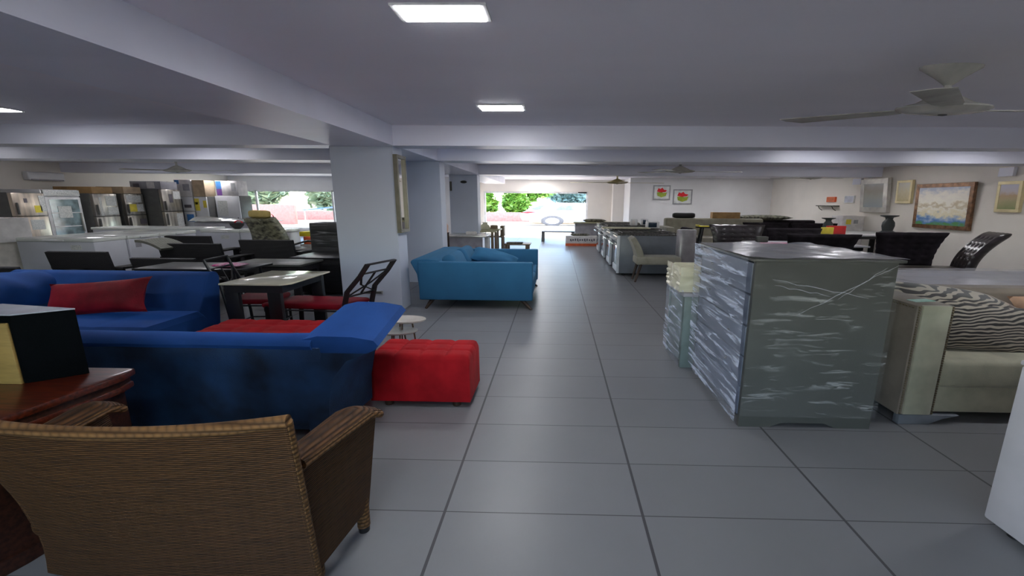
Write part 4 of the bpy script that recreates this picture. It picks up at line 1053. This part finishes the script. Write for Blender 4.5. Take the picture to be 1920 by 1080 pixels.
single('cardboard_box', b1(-.185, .185, -.1, .1, 0, .19, bev=.004), 'card', 'brown cardboard box on the film-wrapped sofa back', 'box', (5.42, 13.64, 1.10))
t = thing('yellow_tray', 'bright yellow flat tray on the stool near the black chairs', 'tray', (3.97, 11.0, .98), k=K)
part('tray_base', b1(-.12, .12, -.12, .12, 0, .02, bev=.004), 'yellow', t)
for s in (-1, 1): part('tray_rim', b1(s*.12-.008, s*.12+.008, -.12, .12, .018, .05, bev=.003), 'yellow', t)
t = thing('round_stool', 'dark tall stool under the yellow tray', 'stool', (3.97, 11.0, 0))
bm = BM(); lathe(bm, [(0, .95), (.14, .95), (.145, .965), (.14, .98), (0, .98)]); part('seat', bm, 'black', t)
for k in range(4):
    a = pi/4+k*pi/2; bm = BM(); cyl(bm, (.17*cos(a), .17*sin(a), 0), (.10*cos(a), .10*sin(a), .955), .014, n=8); part('leg', bm, 'blackmetal', t)
t = thing('folded_sofa', 'dark sofa with olive folded covers on its back, far right', 'sofa', (7.4, 14.6, 0), world=True)
part('backrest', b1(5.9, 8.9, 14.6, 14.9, .1, 1.02, bev=.05, seg=3), 'black_vel', t); part('seat', b1(5.9, 8.9, 13.9, 14.62, .1, .5, bev=.04), 'black_vel', t)
for x in (6.1, 8.7):
    for y in (14.0, 14.8): part('leg', b1(x-.05, x+.05, y-.03, y+.03, 0, .1), 'walnut', t)
bm = BM(); pillow(bm, (0, 0, .0), 1.9, .5, .18, Matrix.Rotation(pi/2, 3, 'X'), n=20); single('folded_cover', bm, 'rug', 'olive folded cover draped along the far dark sofa back', 'cover', (7.1, 14.7, 1.10), k=1)
t = thing('packet_box', 'white box with a yellow square label leaning by the right wall', 'box', (8.68, 12.55, .0), world=True)
part('box_body', b1(8.35, 8.98, 12.45, 12.95, .0, 1.24, bev=.006), 'white_card', t); part('label_square', b1(8.46, 8.60, 12.44, 12.452, 1.0, 1.14), 'label_y', t); part('label_square', b1(8.68, 8.8, 12.44, 12.452, 1.02, 1.13), 'frame_grey', t)

# ================================================================== CENTRE-LEFT: DESK GROUP BEHIND SKY BLUE SOFA
t = thing('office_desk', 'pale grey desk behind the sky blue sofa', 'desk', (-2.35, 11.3, 0), world=True)
part('modesty_panel', b1(-2.85, -1.95, 11.0, 11.05, 0, .64), 'grey_box', t); part('desk_top', b1(-2.92, -1.85, 10.95, 11.9, .65, .69, bev=.005), 'frame_silver', t)
for x in (-2.82, -1.95): part('leg', b1(x-.06, x+.06, 11.7, 11.82, 0, .65), 'white_metal', t)
t = thing('side_counter', 'yellow-edged wooden table with small goods behind the pale desk', 'table', (-2.2, 12.9, 0), world=True)
part('table_top', b1(-2.2, -1.72, 12.05, 12.15, .70, .74, bev=.004), 'wood_light', t); part('table_top_rear', b1(-3.2, -1.72, 12.7, 13.3, .70, .745, bev=.004), 'wood_light', t)
for (x, y) in ((-3.1, 12.8), (-1.85, 12.8), (-3.1, 13.2), (-1.85, 13.2), (-1.85, 12.1)): part('leg', b1(x-.04, x+.04, y-.03, y+.03, 0, .70), 'brown_wood', t)
bm = BM(); lathe(bm, [(0, 0), (.06, .0), (.09, .06), (.085, .13), (.05, .17), (0, .18)]); single('black_kettle', bm, 'rug', 'dark rounded pot on the yellow-edged table', 'pot', (-2.55, 12.95, .745))
bm = BM(); lathe(bm, [(0, 0), (.07, .0), (.06, .1), (.03, .16), (.035, .2), (0, .2)]); single('cream_vase', bm, 'foam_board', 'cream bottle vase on the yellow-edged table', 'vase', (-2.2, 12.95, .745))
single('brown_pot', b1(-.05, .05, -.05, .05, 0, .12, bev=.02), 'brown_wood', 'small brown box on the yellow-edged table', 'box', (-1.92, 12.95, .745))
single('white_jar', b1(-.06, .06, -.05, .05, 0, .09, bev=.02), 'white_card', 'white box on the pale desk', 'box', (-2.3, 11.3, .69))
t = thing('lamp_stand', 'small peach-shaded lamp on a dark pedestal by the second column', 'lamp', (-2.5, 9.3, 0))
bm = BM(); lathe(bm, [(.05, 0), (.052, .03), (.045, .05), (.045, .88), (.05, .9), (0, .9)]); part('pedestal', bm, 'walnut', t)
bm = BM(); lathe(bm, [(.038, .9), (.042, 1.05), (.02, 1.13), (0, 1.13)]); part('lamp_shade', bm, 'shade', t)
bm = BM(); lathe(bm, [(.01, 1.13), (.012, 1.2), (0, 1.205)]); part('finial', bm, 'steel', t)
t = thing('slat_chair', 'brown wooden chair back beyond the pale desk', 'chair', (-1.9, 13.8, 0), world=True)
part('seat', b1(-2.3, -1.75, 13.6, 14.0, .42, .46, bev=.005), 'brown_wood', t); part('backrest', b1(-1.82, -1.70, 13.6, 14.0, .46, .80, bev=.005), 'brown_wood', t)
for (x, y) in ((-2.25, 13.65), (-1.76, 13.65), (-2.25, 13.95), (-1.76, 13.95)): part('leg', b1(x-.035, x+.035, y-.02, y+.02, 0, .43), 'brown_wood', t)
t = thing('coffee_table', 'low brown coffee table beyond the sky blue sofa', 'coffee table', (-1.4, 13.0, 0), world=True)
part('table_top', b1(-1.62, -.80, 12.95, 13.6, .24, .275, bev=.005), 'brown_wood', t)
for x in (-1.55, -.9):
    for y in (13.0, 13.5): part('leg', b1(x-.05, x+.05, y-.03, y+.03, 0, .24), 'brown_wood', t)
single('magazine_pile', b1(-.25, .25, -.12, .12, 0, .04, bev=.008), 'rug', 'olive flat pile on the low coffee table', 'magazines', (-1.3, 13.2, .275), k=1)

# ================================================================== RED-SEAT DINING SET
t = thing('glass_dining_table', 'black dining table with a cream glass top behind the blue sofas', 'dining table', (-3.35, 4.45, 0), world=True)
bm = BM(); prism(bm, [(-3.48, 4.12), (-2.84, 4.12), (-2.76, 4.2), (-2.76, 4.95), (-3.48, 4.95)], 'z', .725, .742, bev=.003); part('glass_top', bm, 'cream_glass', t)
bm = BM(); ring_frame(bm, 'y', 0, 0.001, 0, 1, 0, 1, .1); bm.clear()
box(bm, -3.45, -2.84, 4.16, 4.19, .64, .725); box(bm, -3.45, -2.84, 4.88, 4.91, .64, .725); box(bm, -3.45, -3.40, 4.19, 4.88, .64, .725); box(bm, -2.90, -2.84, 4.19, 4.88, .64, .725)
part('apron', bm, 'blackmetal', t)
for (x, y) in ((-2.95, 4.2), (-2.90, 4.9), (-3.40, 4.2), (-3.40, 4.9)): part('leg', b1(x-.07, x+.07, y-.025, y+.025, 0, .725, bev=.005), 'blackmetal', t)

def metal_chair(loc, rz, label, k=K):
    t = thing('metal_dining_chair', label, 'dining chair', (*loc, 0), group='black metal dining chairs with red seats', rz=rz, k=k)
    # front towards +y
    for x in (-.2, .2):
        bm = BM(); tube(bm, [(x, -.17, 0), (x, -.18, .25), (x, -.2, .45), (x, -.22, .62), (x, -.29, .80), (x, -.33, .93)], .014); part('rear_leg', bm, 'blackmetal', t)
        bm = BM(); tube(bm, [(x, .19, 0), (x, .18, .44)], .013); part('front_leg', bm, 'blackmetal', t)
    def pt(x, z):
        y = -.2 if z < .45 else (-.2-.02*(z-.45)/.17 if z < .62 else (-.22-.07*(z-.62)/.18 if z < .8 else -.29-.04*(z-.8)/.13)); return (x, y, z)
    bm = BM(); tube(bm, [pt(-.2, .925), pt(.2, .925)], .012); tube(bm, [pt(-.2, .82), pt(.2, .82)], .01); tube(bm, [pt(-.2, .56), pt(.2, .56)], .01)
    tube(bm, [pt(-.2, .82), pt(-.07, .68), pt(.2, .56)], .006); tube(bm, [pt(.2, .82), pt(.07, .68), pt(-.2, .56)], .006); tube(bm, [pt(0, .82), pt(0, .56)], .006)
    part('back_bars', bm, 'blackmetal', t)
    part('seat_cushion', b1(-.21, .21, -.19, .21, .415, .475, bev=.022, seg=3), 'dark_red', t)
    bm = BM()
    for z in (.40, .16): tube(bm, [(-.2, -.18, z), (-.2, .19, z), (.2, .19, z), (.2, -.18, z), (-.2, -.18, z)], .009, 6)
    part('stretcher', bm, 'blackmetal', t)
metal_chair((-2.70, 4.56), radians(82), 'black metal dining chair with red seat, between the cream table and the column')
metal_chair((-3.53, 4.74), radians(-84), 'black metal dining chair with red seat, at the left end of the cream table', k=1.3)

# magenta cloth table
t = thing('patio_table', 'black patio table with a magenta cloth behind the royal blue sofa', 'table', (-4.7, 5.45, 0), world=True)
part('table_top', b1(-5.5, -4.05, 5.2, 5.8, .68, .705, bev=.004), 'blackmetal', t)
for x in (-5.35, -4.2):
    for y in (5.26, 5.74): bm = BM(); cyl(bm, (x, y, 0), (x, y, .68), .02, n=8); part('leg', bm, 'blackmetal', t)
bm = BM(); pillow(bm, (0, 0, .02), .40, .2, .05, Matrix.Rotation(pi/2, 3, 'X')); single('magenta_cloth', bm, 'magenta', 'magenta patterned cloth folded on the black patio table', 'cloth', (-4.35, 5.4, .715), k=1)

# rattan armchairs
def rattan_chair(loc, rz, label, top=.80, w=.62, mat='rattan', lean=.10):
    t = thing('rattan_armchair', label, 'armchair', (*loc, 0), group='black rattan armchairs', rz=rz)
    def bk(u, v): return ((u*2-1)*w/2, -.26-lean*v, .28+(top-.28)*v)
    bm = BM(); slab(bm, bk, 12, 10, .05); part('backrest', bm, mat, t)
    part('seat', b1(-w/2, w/2, -.26, .30, .25, .36, bev=.015), mat, t)
    for s in (-1, 1):
        part('arm', b1(s*w/2-.04, s*w/2+.04, -.28, .30, .56, .60, bev=.01), mat, t)
        for y in (-.24, .27): part('leg', b1(s*w/2-.03, s*w/2+.03, y-.03, y+.03, 0, .56, bev=.005), mat, t)
rattan_chair((-6.95, 6.2), 0, 'black rattan armchair nearest the white freezers, back to the viewer at left', top=.83, w=.38)
rattan_chair((-5.74, 6.25), 0, 'low black rattan armchair beside the patio table, back to the viewer', top=.74, w=.40)
rattan_chair((-6.3, 7.35), 0, 'black rattan armchair with pale curved lounger end beside it', top=.84, w=.46)
rattan_chair((-7.2, 8.35), 0, 'black rattan armchair farthest left before the freezer row', top=.88, w=.38)
rattan_chair((-5.55, 8.2), 0, 'black rattan armchair farthest back, left of the black chest', top=.83, w=.44)
rattan_chair((-7.35, 5.45), 0, 'low black rattan armchair directly behind the royal blue sofa', top=.72, w=.40)
bm = BM(); slab(bm, lambda u, v: (-6.95+.5*u, 6.9+.02*v, .80+.10*sin(pi*.5*(1-u))*1.0 - .05*u + 0*v) if False else (-7.0+.42*u, 6.75+.5*v, .90-.14*u*u), 10, 6, .04)
single('rattan_footstool_lid', bm, 'rattan_grey', 'curved grey rattan lounger end rising beside the black chairs', 'lounger', (0, 0, 0), world=True)
t = thing('glass_coffee_table', 'black coffee table with grey glass and film in the rattan group', 'coffee table', (-4.6, 6.35, 0), world=True)
part('table_top', b1(-5.0, -3.85, 6.1, 6.75, .60, .63, bev=.004), 'grey_lam', t)
part('apron', b1(-4.95, -3.9, 6.12, 6.7, .50, .60), 'rattan', t)
for x in (-4.9, -3.95):
    for y in (6.15, 6.65): part('leg', b1(x-.05, x+.05, y-.03, y+.03, 0, .5), 'rattan', t)
t = thing('rattan_cabinet', 'black rattan box table between the column and the coffee table', 'table', (-4.0, 7.0, 0), world=True)
part('box_body', b1(-4.45, -3.35, 6.85, 7.5, .04, .62, bev=.01), 'rattan', t); part('table_top', b1(-4.48, -3.32, 6.82, 7.53, .62, .645, bev=.005), 'blackmetal', t)
t = thing('black_drawer_stack', 'black chest in wrinkled film standing left of the nearest column', 'chest', (-4.3, 8.2, 0), world=True)
part('body', b1(-4.78, -3.7, 8.0, 8.5, 0, 1.155, bev=.01), 'black', t)
for k in range(5): part('drawer', b1(-4.74, -3.74, 7.985, 8.0, .04+k*.222, .24+k*.222, bev=.004), 'black', t)
bm = BM(); slab(bm, lambda u, v: (-4.80+1.12*u, 7.97-.008*noise.noise(Vector((u*6, v*12, 0))), 1.165*v), 30, 40, .001); part('film_wrap', bm, 'film', t)

# ================================================================== FREEZERS
def chest_freezer(x0, x1, y0, y1, z, label, front='y'):
    t = thing('chest_freezer', label, 'chest freezer', ((x0+x1)/2, (y0+y1)/2, 0), group='white chest freezers', world=True)
    part('body', b1(x0, x1, y0, y1, .04, z-.07, bev=.015), 'freezer', t)
    ld = part('lid', b1(x0-.01, x1+.01, y0-.01, y1+.01, z-.07, z, bev=.015), 'freezer_lid', t)
    part('plinth', b1(x0+.04, x1-.04, y0+.03, y1-.03, 0, .05), 'black', t)
    if front == 'y':
        part('handle', b1((x0+x1)/2-.2, (x0+x1)/2+.2, y0-.035, y0-.008, z-.06, z-.03, bev=.006), 'white_metal', t, under=ld)
        part('badge', b1(x1-.45, x1-.25, y0-.004, y0+.002, z-.22, z-.13), 'label_w', t)
    else:
        part('handle', b1(x1+.008, x1+.04, (y0+y1)/2-.1, (y0+y1)/2+.1, z-.06, z-.03, bev=.006), 'white_metal', t, under=ld)
        part('badge', b1(x1-.002, x1+.004, y0+.12, y0+.24, z-.25, z-.12), 'grey_box', t)
chest_freezer(-10.1, -8.62, 7.55, 8.15, .86, 'white chest freezer nearest, at left behind the black rattan armchairs')
chest_freezer(-10.1, -8.62, 8.2, 8.85, .86, 'white chest freezer second in the receding row', 'x')
chest_freezer(-10.1, -8.62, 8.9, 9.8, .86, 'white chest freezer at the inner corner of the row', 'x')
chest_freezer(-8.58, -7.65, 9.9, 10.5, .87, 'white chest freezer behind the farthest rattan armchair')
chest_freezer(-7.62, -6.52, 9.9, 10.5, .875, 'white chest freezer ending the row by the plastic-covered office chair')
t = thing('chest_freezer', 'raised grey-draped freezer behind the freezer row', 'chest freezer', (-9.4, 12.1, 0), group='white chest freezers', world=True)
part('body', b1(-10.3, -8.3, 11.7, 12.4, .0, .95, bev=.02), 'grey_box', t)
bm = BM(); slab(bm, lambda u, v: (-10.4+2.2*u, 11.64+.82*v, .97+.12*(1-u)*sin(pi*v)+.02*noise.noise(Vector((u*7, v*7, 0)))), 24, 12, .012); part('cover', bm, 'clear_cream', t)
t = thing('chest_freezer', 'cream lidded freezer behind the inner corner freezer', 'chest freezer', (-9.4, 10.8, 0), group='white chest freezers', world=True)
part('body', b1(-11.6, -8.8, 10.2, 10.9, .04, .82, bev=.015), 'freezer', t); part('lid', b1(-11.62, -8.78, 10.18, 10.92, .82, .88, bev=.015), 'freezer_lid', t)
# items on freezers
t = thing('ornament_cluster', 'black and cream ornaments with red loops on the last freezer', 'ornament', (-7.2, 10.25, .875))
for k, (x, h_) in enumerate(((-.07, .22), (-.01, .30), (.05, .26))):
    bm = BM(); cyl(bm, (x, 0, 0), (x, 0, h_), .022, .014, n=10); part('stem', bm, 'black' if k % 2 == 0 else 'foam_board', t)
    bm = BM(); tube(bm, [(x+.035*cos(a), .01, h_+.05+.05*sin(a)) for a in [i*2*pi/14 for i in range(15)]], .006, 6); part('loop', bm, 'taillight', t)
part('base', b1(-.11, .10, -.05, .05, 0, .03, bev=.006), 'black', t)
t = thing('ornament_cluster', 'dark red low bowl-shaped ornament by the window on the freezer row', 'ornament', (-7.9, 10.2, .87))
bm = BM(); lathe(bm, [(.03, 0), (.035, .01), (.07, .08), (.078, .14), (.07, .14), (0, .06)]); part('bowl', bm, 'black', t)
bm = BM(); tube(bm, [(.04*cos(a)+.02, 0, .15+.05*sin(a)) for a in [i*pi/8 for i in range(9)]], .01, 6); part('handle', bm, 'taillight', t)

# office chair in plastic
def office_chair():
    t = thing('office_chair', 'high-backed black office chair in shiny plastic in front of the side window', 'office chair', (-6.05, 9.3, 0), k=K, rz=radians(-35))
    def bk(u, v): return ((u*2-1)*.25*(1-.25*v), -.22-.10*v+.04*sin(pi*v), .48+.72*v)
    bm = BM(); slab(bm, bk, 14, 18, lambda u, v: .17*min(1, .45+4*min(u, 1-u, v+.1, 1.1-v))); part('backrest', bm, 'olive', t)
    bm = BM(); box(bm, -.13, .13, -.36, -.26, 1.20, 1.36, bev=.045, seg=3); part('headrest', bm, 'ochre', t)
    bm = BM(); box(bm, -.26, .26, -.25, .27, .42, .52, bev=.04, seg=3); part('seat', bm, 'black', t)
    for s in (-1, 1):
        bm = BM(); tube(bm, [(s*.28, -.2, .46), (s*.31, -.22, .62), (s*.31, -.05, .70), (s*.31, .18, .66), (s*.28, .2, .47)], .022, 8); part('armrest', bm, 'black', t)
    bm = BM(); cyl(bm, (0, 0, .08), (0, 0, .43), .03, n=12); part('gas_lift', bm, 'steel', t)
    for k in range(5):
        a = k*2*pi/5; bm = BM(); tube(bm, [(0, 0, .10), (.28*cos(a), .28*sin(a), .065)], [.03, .018], 8); l = part('base_arm', bm, 'black', t)
        bm = BM(); lathe(bm, [(0, -.02), (.03, -.02), (.03, .02), (0, .02)], n=14); bm.transform(Matrix.Translation((.28*cos(a), .28*sin(a), .03)) @ Matrix.Rotation(pi/2, 4, 'X')); part('castor', bm, 'black', t, under=l)
office_chair()
t = thing('detergent_pack', 'orange and white pack with a yellow lid beyond the office chair', 'pack', (-5.95, 10.3, 0), world=True)
part('carton_body', b1(-6.3, -5.6, 10.1, 10.5, 0, .52, bev=.006), 'white_card', t, label='white carton'); part('orange_top', b1(-6.2, -5.6, 10.08, 10.45, .52, .70, bev=.01), 'orange', t); part('yellow_lid', b1(-6.3, -5.6, 10.1, 10.5, .71, .82, bev=.01), 'yellow', t)

# ================================================================== FRIDGES
def fridge(xf, y0, y1, z, label, mat='steel', split=.62, labels=(), w=1.36):
    """stands against the left wall, door towards the aisle (+x)"""
    t = thing('refrigerator', label, 'refrigerator', (xf-w/2, (y0+y1)/2, 0), group='refrigerators along the left wall', world=True)
    part('body', b1(xf-w, xf-.1, y0, y1, .04, z, bev=.01), 'dark_side', t)
    zs = .05+(z-.05)*split
    lo = part('door', b1(xf-.1, xf, y0+.005, y1-.005, .08, zs-.008, bev=.012), mat, t); up = part('door', b1(xf-.1, xf, y0+.005, y1-.005, zs+.008, z-.01, bev=.012), mat, t)
    part('handle', b1(xf+.01, xf+.06, y0+.04, y0+.065, zs-.42, zs-.06, bev=.01), 'dark_side', t, under=lo); part('handle', b1(xf+.01, xf+.06, y0+.04, y0+.065, zs+.05, zs+.33, bev=.01), 'dark_side', t, under=up)
    part('plinth', b1(xf-w+.05, xf-.12, y0+.02, y1-.02, 0, .06), 'black', t)
    for (u, v, w_, h, m) in labels:
        yy = y0+(y1-y0)*u; part('sticker', b1(xf-.002, xf+.006, yy, yy+(y1-y0)*w_, z*v, z*(v+h)), m, t, under=up if z*v > zs else lo)
fridge(-12.8, 9.68, 10.33, 1.71, 'champagne steel refrigerator at the far left with a yellow energy sticker', mat='steel_warm', split=.66, labels=((.62, .72, .22, .10, 'label_y'), (.80, .74, .18, .22, 'label_w'), (.34, .86, .10, .06, 'ink'), (.4, .48, .42, .14, 'label_w')), w=1.3)
t = thing('display_cooler', 'white display cooler with glass door between two steel refrigerators', 'display cooler', (-13.5, 10.8, 0), world=True)
part('body', b1(-14.2, -12.93, 10.37, 11.22, .04, 1.80, bev=.012), 'white_app', t); part('header_sign', b1(-12.93, -12.88, 10.39, 11.2, 1.64, 1.79, bev=.006), 'label_w', t)
dr = part('door', b1(-12.93, -12.88, 10.40, 11.19, .15, 1.61, bev=.006), 'white_metal', t); part('door_glass', b1(-12.882, -12.872, 10.47, 11.12, .22, 1.55), 'cooler_glass', t, under=dr); part('handle', b1(-12.87, -12.82, 11.09, 11.12, .7, 1.2, bev=.01), 'steel', t, under=dr)
for z in (.5, .85, 1.2): part('shelf', b1(-12.875, -12.868, 10.47, 11.12, z, z+.02), 'white_metal', t)
part('sticker', b1(-12.874, -12.862, 10.62, 10.92, 1.08, 1.38), 'label_w', t); part('plinth', b1(-14.1, -12.98, 10.42, 11.15, 0, .05), 'black', t)
fridge(-12.82, 11.45, 12.10, 1.72, 'steel refrigerator with papers on its door right of the display cooler', split=.62, labels=((.50, .80, .42, .16, 'label_w'), (.52, .66, .44, .12, 'label_w'), (.22, .64, .1, .3, 'label_w')))
fridge(-12.9, 12.38, 12.98, 1.73, 'narrow steel refrigerator with a yellow and white sticker', split=.62, labels=((.1, .85, .75, .12, 'label_w'), (.15, .69, .4, .13, 'label_y'), (.55, .69, .35, .13, 'label_w'), (.6, .47, .35, .09, 'ink')))
fridge(-12.4, 13.08, 13.75, 1.88, 'tallest steel refrigerator with a control column on its door', split=.62, labels=((.35, .78, .18, .14, 'ink'), (.58, .84, .38, .13, 'label_w'), (.6, .3, .35, .3, 'label_w')))
def front_fridge(x0, x1, y, z, label, split, labels, name='refrigerator', d=.5):
    t = thing(name, label, name.replace('_', ' '), ((x0+x1)/2, y+d/2, 0), world=True)
    part('body', b1(x0, x1, y+.05, y+d, .04, z, bev=.01), 'dark_side', t)
    zs = .05+(z-.05)*split
    lo = part('door', b1(x0+.01, x1-.01, y, y+.05, .08, zs-.008, bev=.012), 'white_app', t); up = part('door', b1(x0+.01, x1-.01, y, y+.05, zs+.008, z-.01, bev=.012), 'white_app', t)
    part('plinth', b1(x0+.03, x1-.03, y+.06, y+d-.02, 0, .06), 'black', t)
    for (u, v, w, h, m) in labels:
        xx = x0+(x1-x0)*u; part('sticker', b1(xx, xx+(x1-x0)*w, y-.005, y+.002, z*v, z*(v+h)), m, t, under=up if z*v > zs else lo)
front_fridge(-12.82, -12.22, 14.0, 1.66, 'slim white water dispenser with a dark front recess', .7, ((.02, .45, .35, .5, 'ink'), (.45, .78, .4, .06, 'ink'), (.5, .5, .4, .15, 'label_b')), name='water_dispenser')
front_fridge(-12.2, -11.76, 14.0, 1.665, 'slim white freezer with a yellow patterned sticker', .5, ((.05, .72, .35, .24, 'label_y'), (.7, .78, .25, .14, 'label_y'), (.1, .84, .2, .05, 'ink')))
front_fridge(-11.72, -10.88, 14.3, 1.70, 'broad white two-door refrigerator nearest the side window', .5, ((.1, .6, .4, .3, 'label_w'), (.85, .52, .05, .05, 'ink')), d=.6)
# on top of the fridges
def carton(x0, x1, y0, y1, z0, z1, mat, label, extra=()):
    t = thing('carton', label, 'carton', ((x0+x1)/2, (y0+y1)/2, z0), group='cartons on top of the refrigerators', world=True)
    part('box_body', b1(x0, x1, y0, y1, z0, z1, bev=.004), mat, t); part('tape', b1(x0, x1, (y0+y1)/2-.02, (y0+y1)/2+.02, z1-.001, z1+.003), 'card_light', t)
    for (a, b, c, d, m) in extra: part('printed_panel', b1(x0+(x1-x0)*a, x0+(x1-x0)*b, y0-.005, y0+.002, z0+(z1-z0)*c, z0+(z1-z0)*d), m, t)
carton(-13.95, -12.86, 11.5, 12.05, 1.722, 1.90, 'card', 'long brown cardboard carton on the papered steel refrigerator')
carton(-13.75, -12.92, 12.42, 12.95, 1.732, 1.93, 'card_light', 'tan cardboard carton on the narrow refrigerator')
carton(-13.4, -12.42, 13.12, 13.7, 1.882, 2.12, 'grey_box', 'grey mixed carton on the tallest refrigerator', ((.1, .3, .2, .7, 'ink'), (.55, .8, .1, .9, 'white_card')))
carton(-12.80, -12.24, 14.02, 14.45, 1.663, 2.21, 'white_card', 'white carton with a grey panel on the water dispenser', ((.05, .3, .75, .98, 'label_b'), (.5, .9, .35, .75, 'grey_box')))
carton(-12.19, -11.78, 14.02, 14.45, 1.667, 2.20, 'card_light', 'faded tan carton left of the blue-striped one')
carton(-11.66, -10.9, 14.35, 14.8, 1.702, 2.20, 'white_card', 'white carton with a blue and purple stripe on the broad white refrigerator', ((.02, .25, .45, .98, 'label_b'), (.02, .25, .02, .45, 'purple'), (.7, .9, .3, .85, 'frame_grey')))
# left edge boxes
t = thing('cream_cabinet', 'cream cabinet at the left edge under a white carton', 'cabinet', (-10.6, 7.4, 0), world=True)
part('body', b1(-11.6, -10.18, 7.25, 7.9, .04, .78, bev=.01), 'beige_top', t); part('door', b1(-11.5, -10.25, 7.235, 7.25, .08, .74, bev=.004), 'cream_side', t); part('plinth', b1(-11.5, -10.25, 7.3, 7.85, 0, .05), 'black', t)
carton(-11.5, -10.08, 7.28, 7.8, .785, 1.22, 'white_card', 'white carton on the cream cabinet at the left edge', ((.1, .6, .55, .6, 'grey_box'), (.2, .5, .2, .3, 'grey_box')))
# air conditioner on left wall
t = thing('air_conditioner', 'white air conditioner unit high on the left wall', 'air conditioner', (-14.3, 11.6, 2.1), world=True)
part('housing', b1(-14.3, -14.12, 11.15, 12.0, 2.05, 2.28, bev=.03, seg=3), 'white_app', t); part('vent', b1(-14.14, -14.11, 11.2, 11.95, 2.06, 2.09), 'grey_box', t)
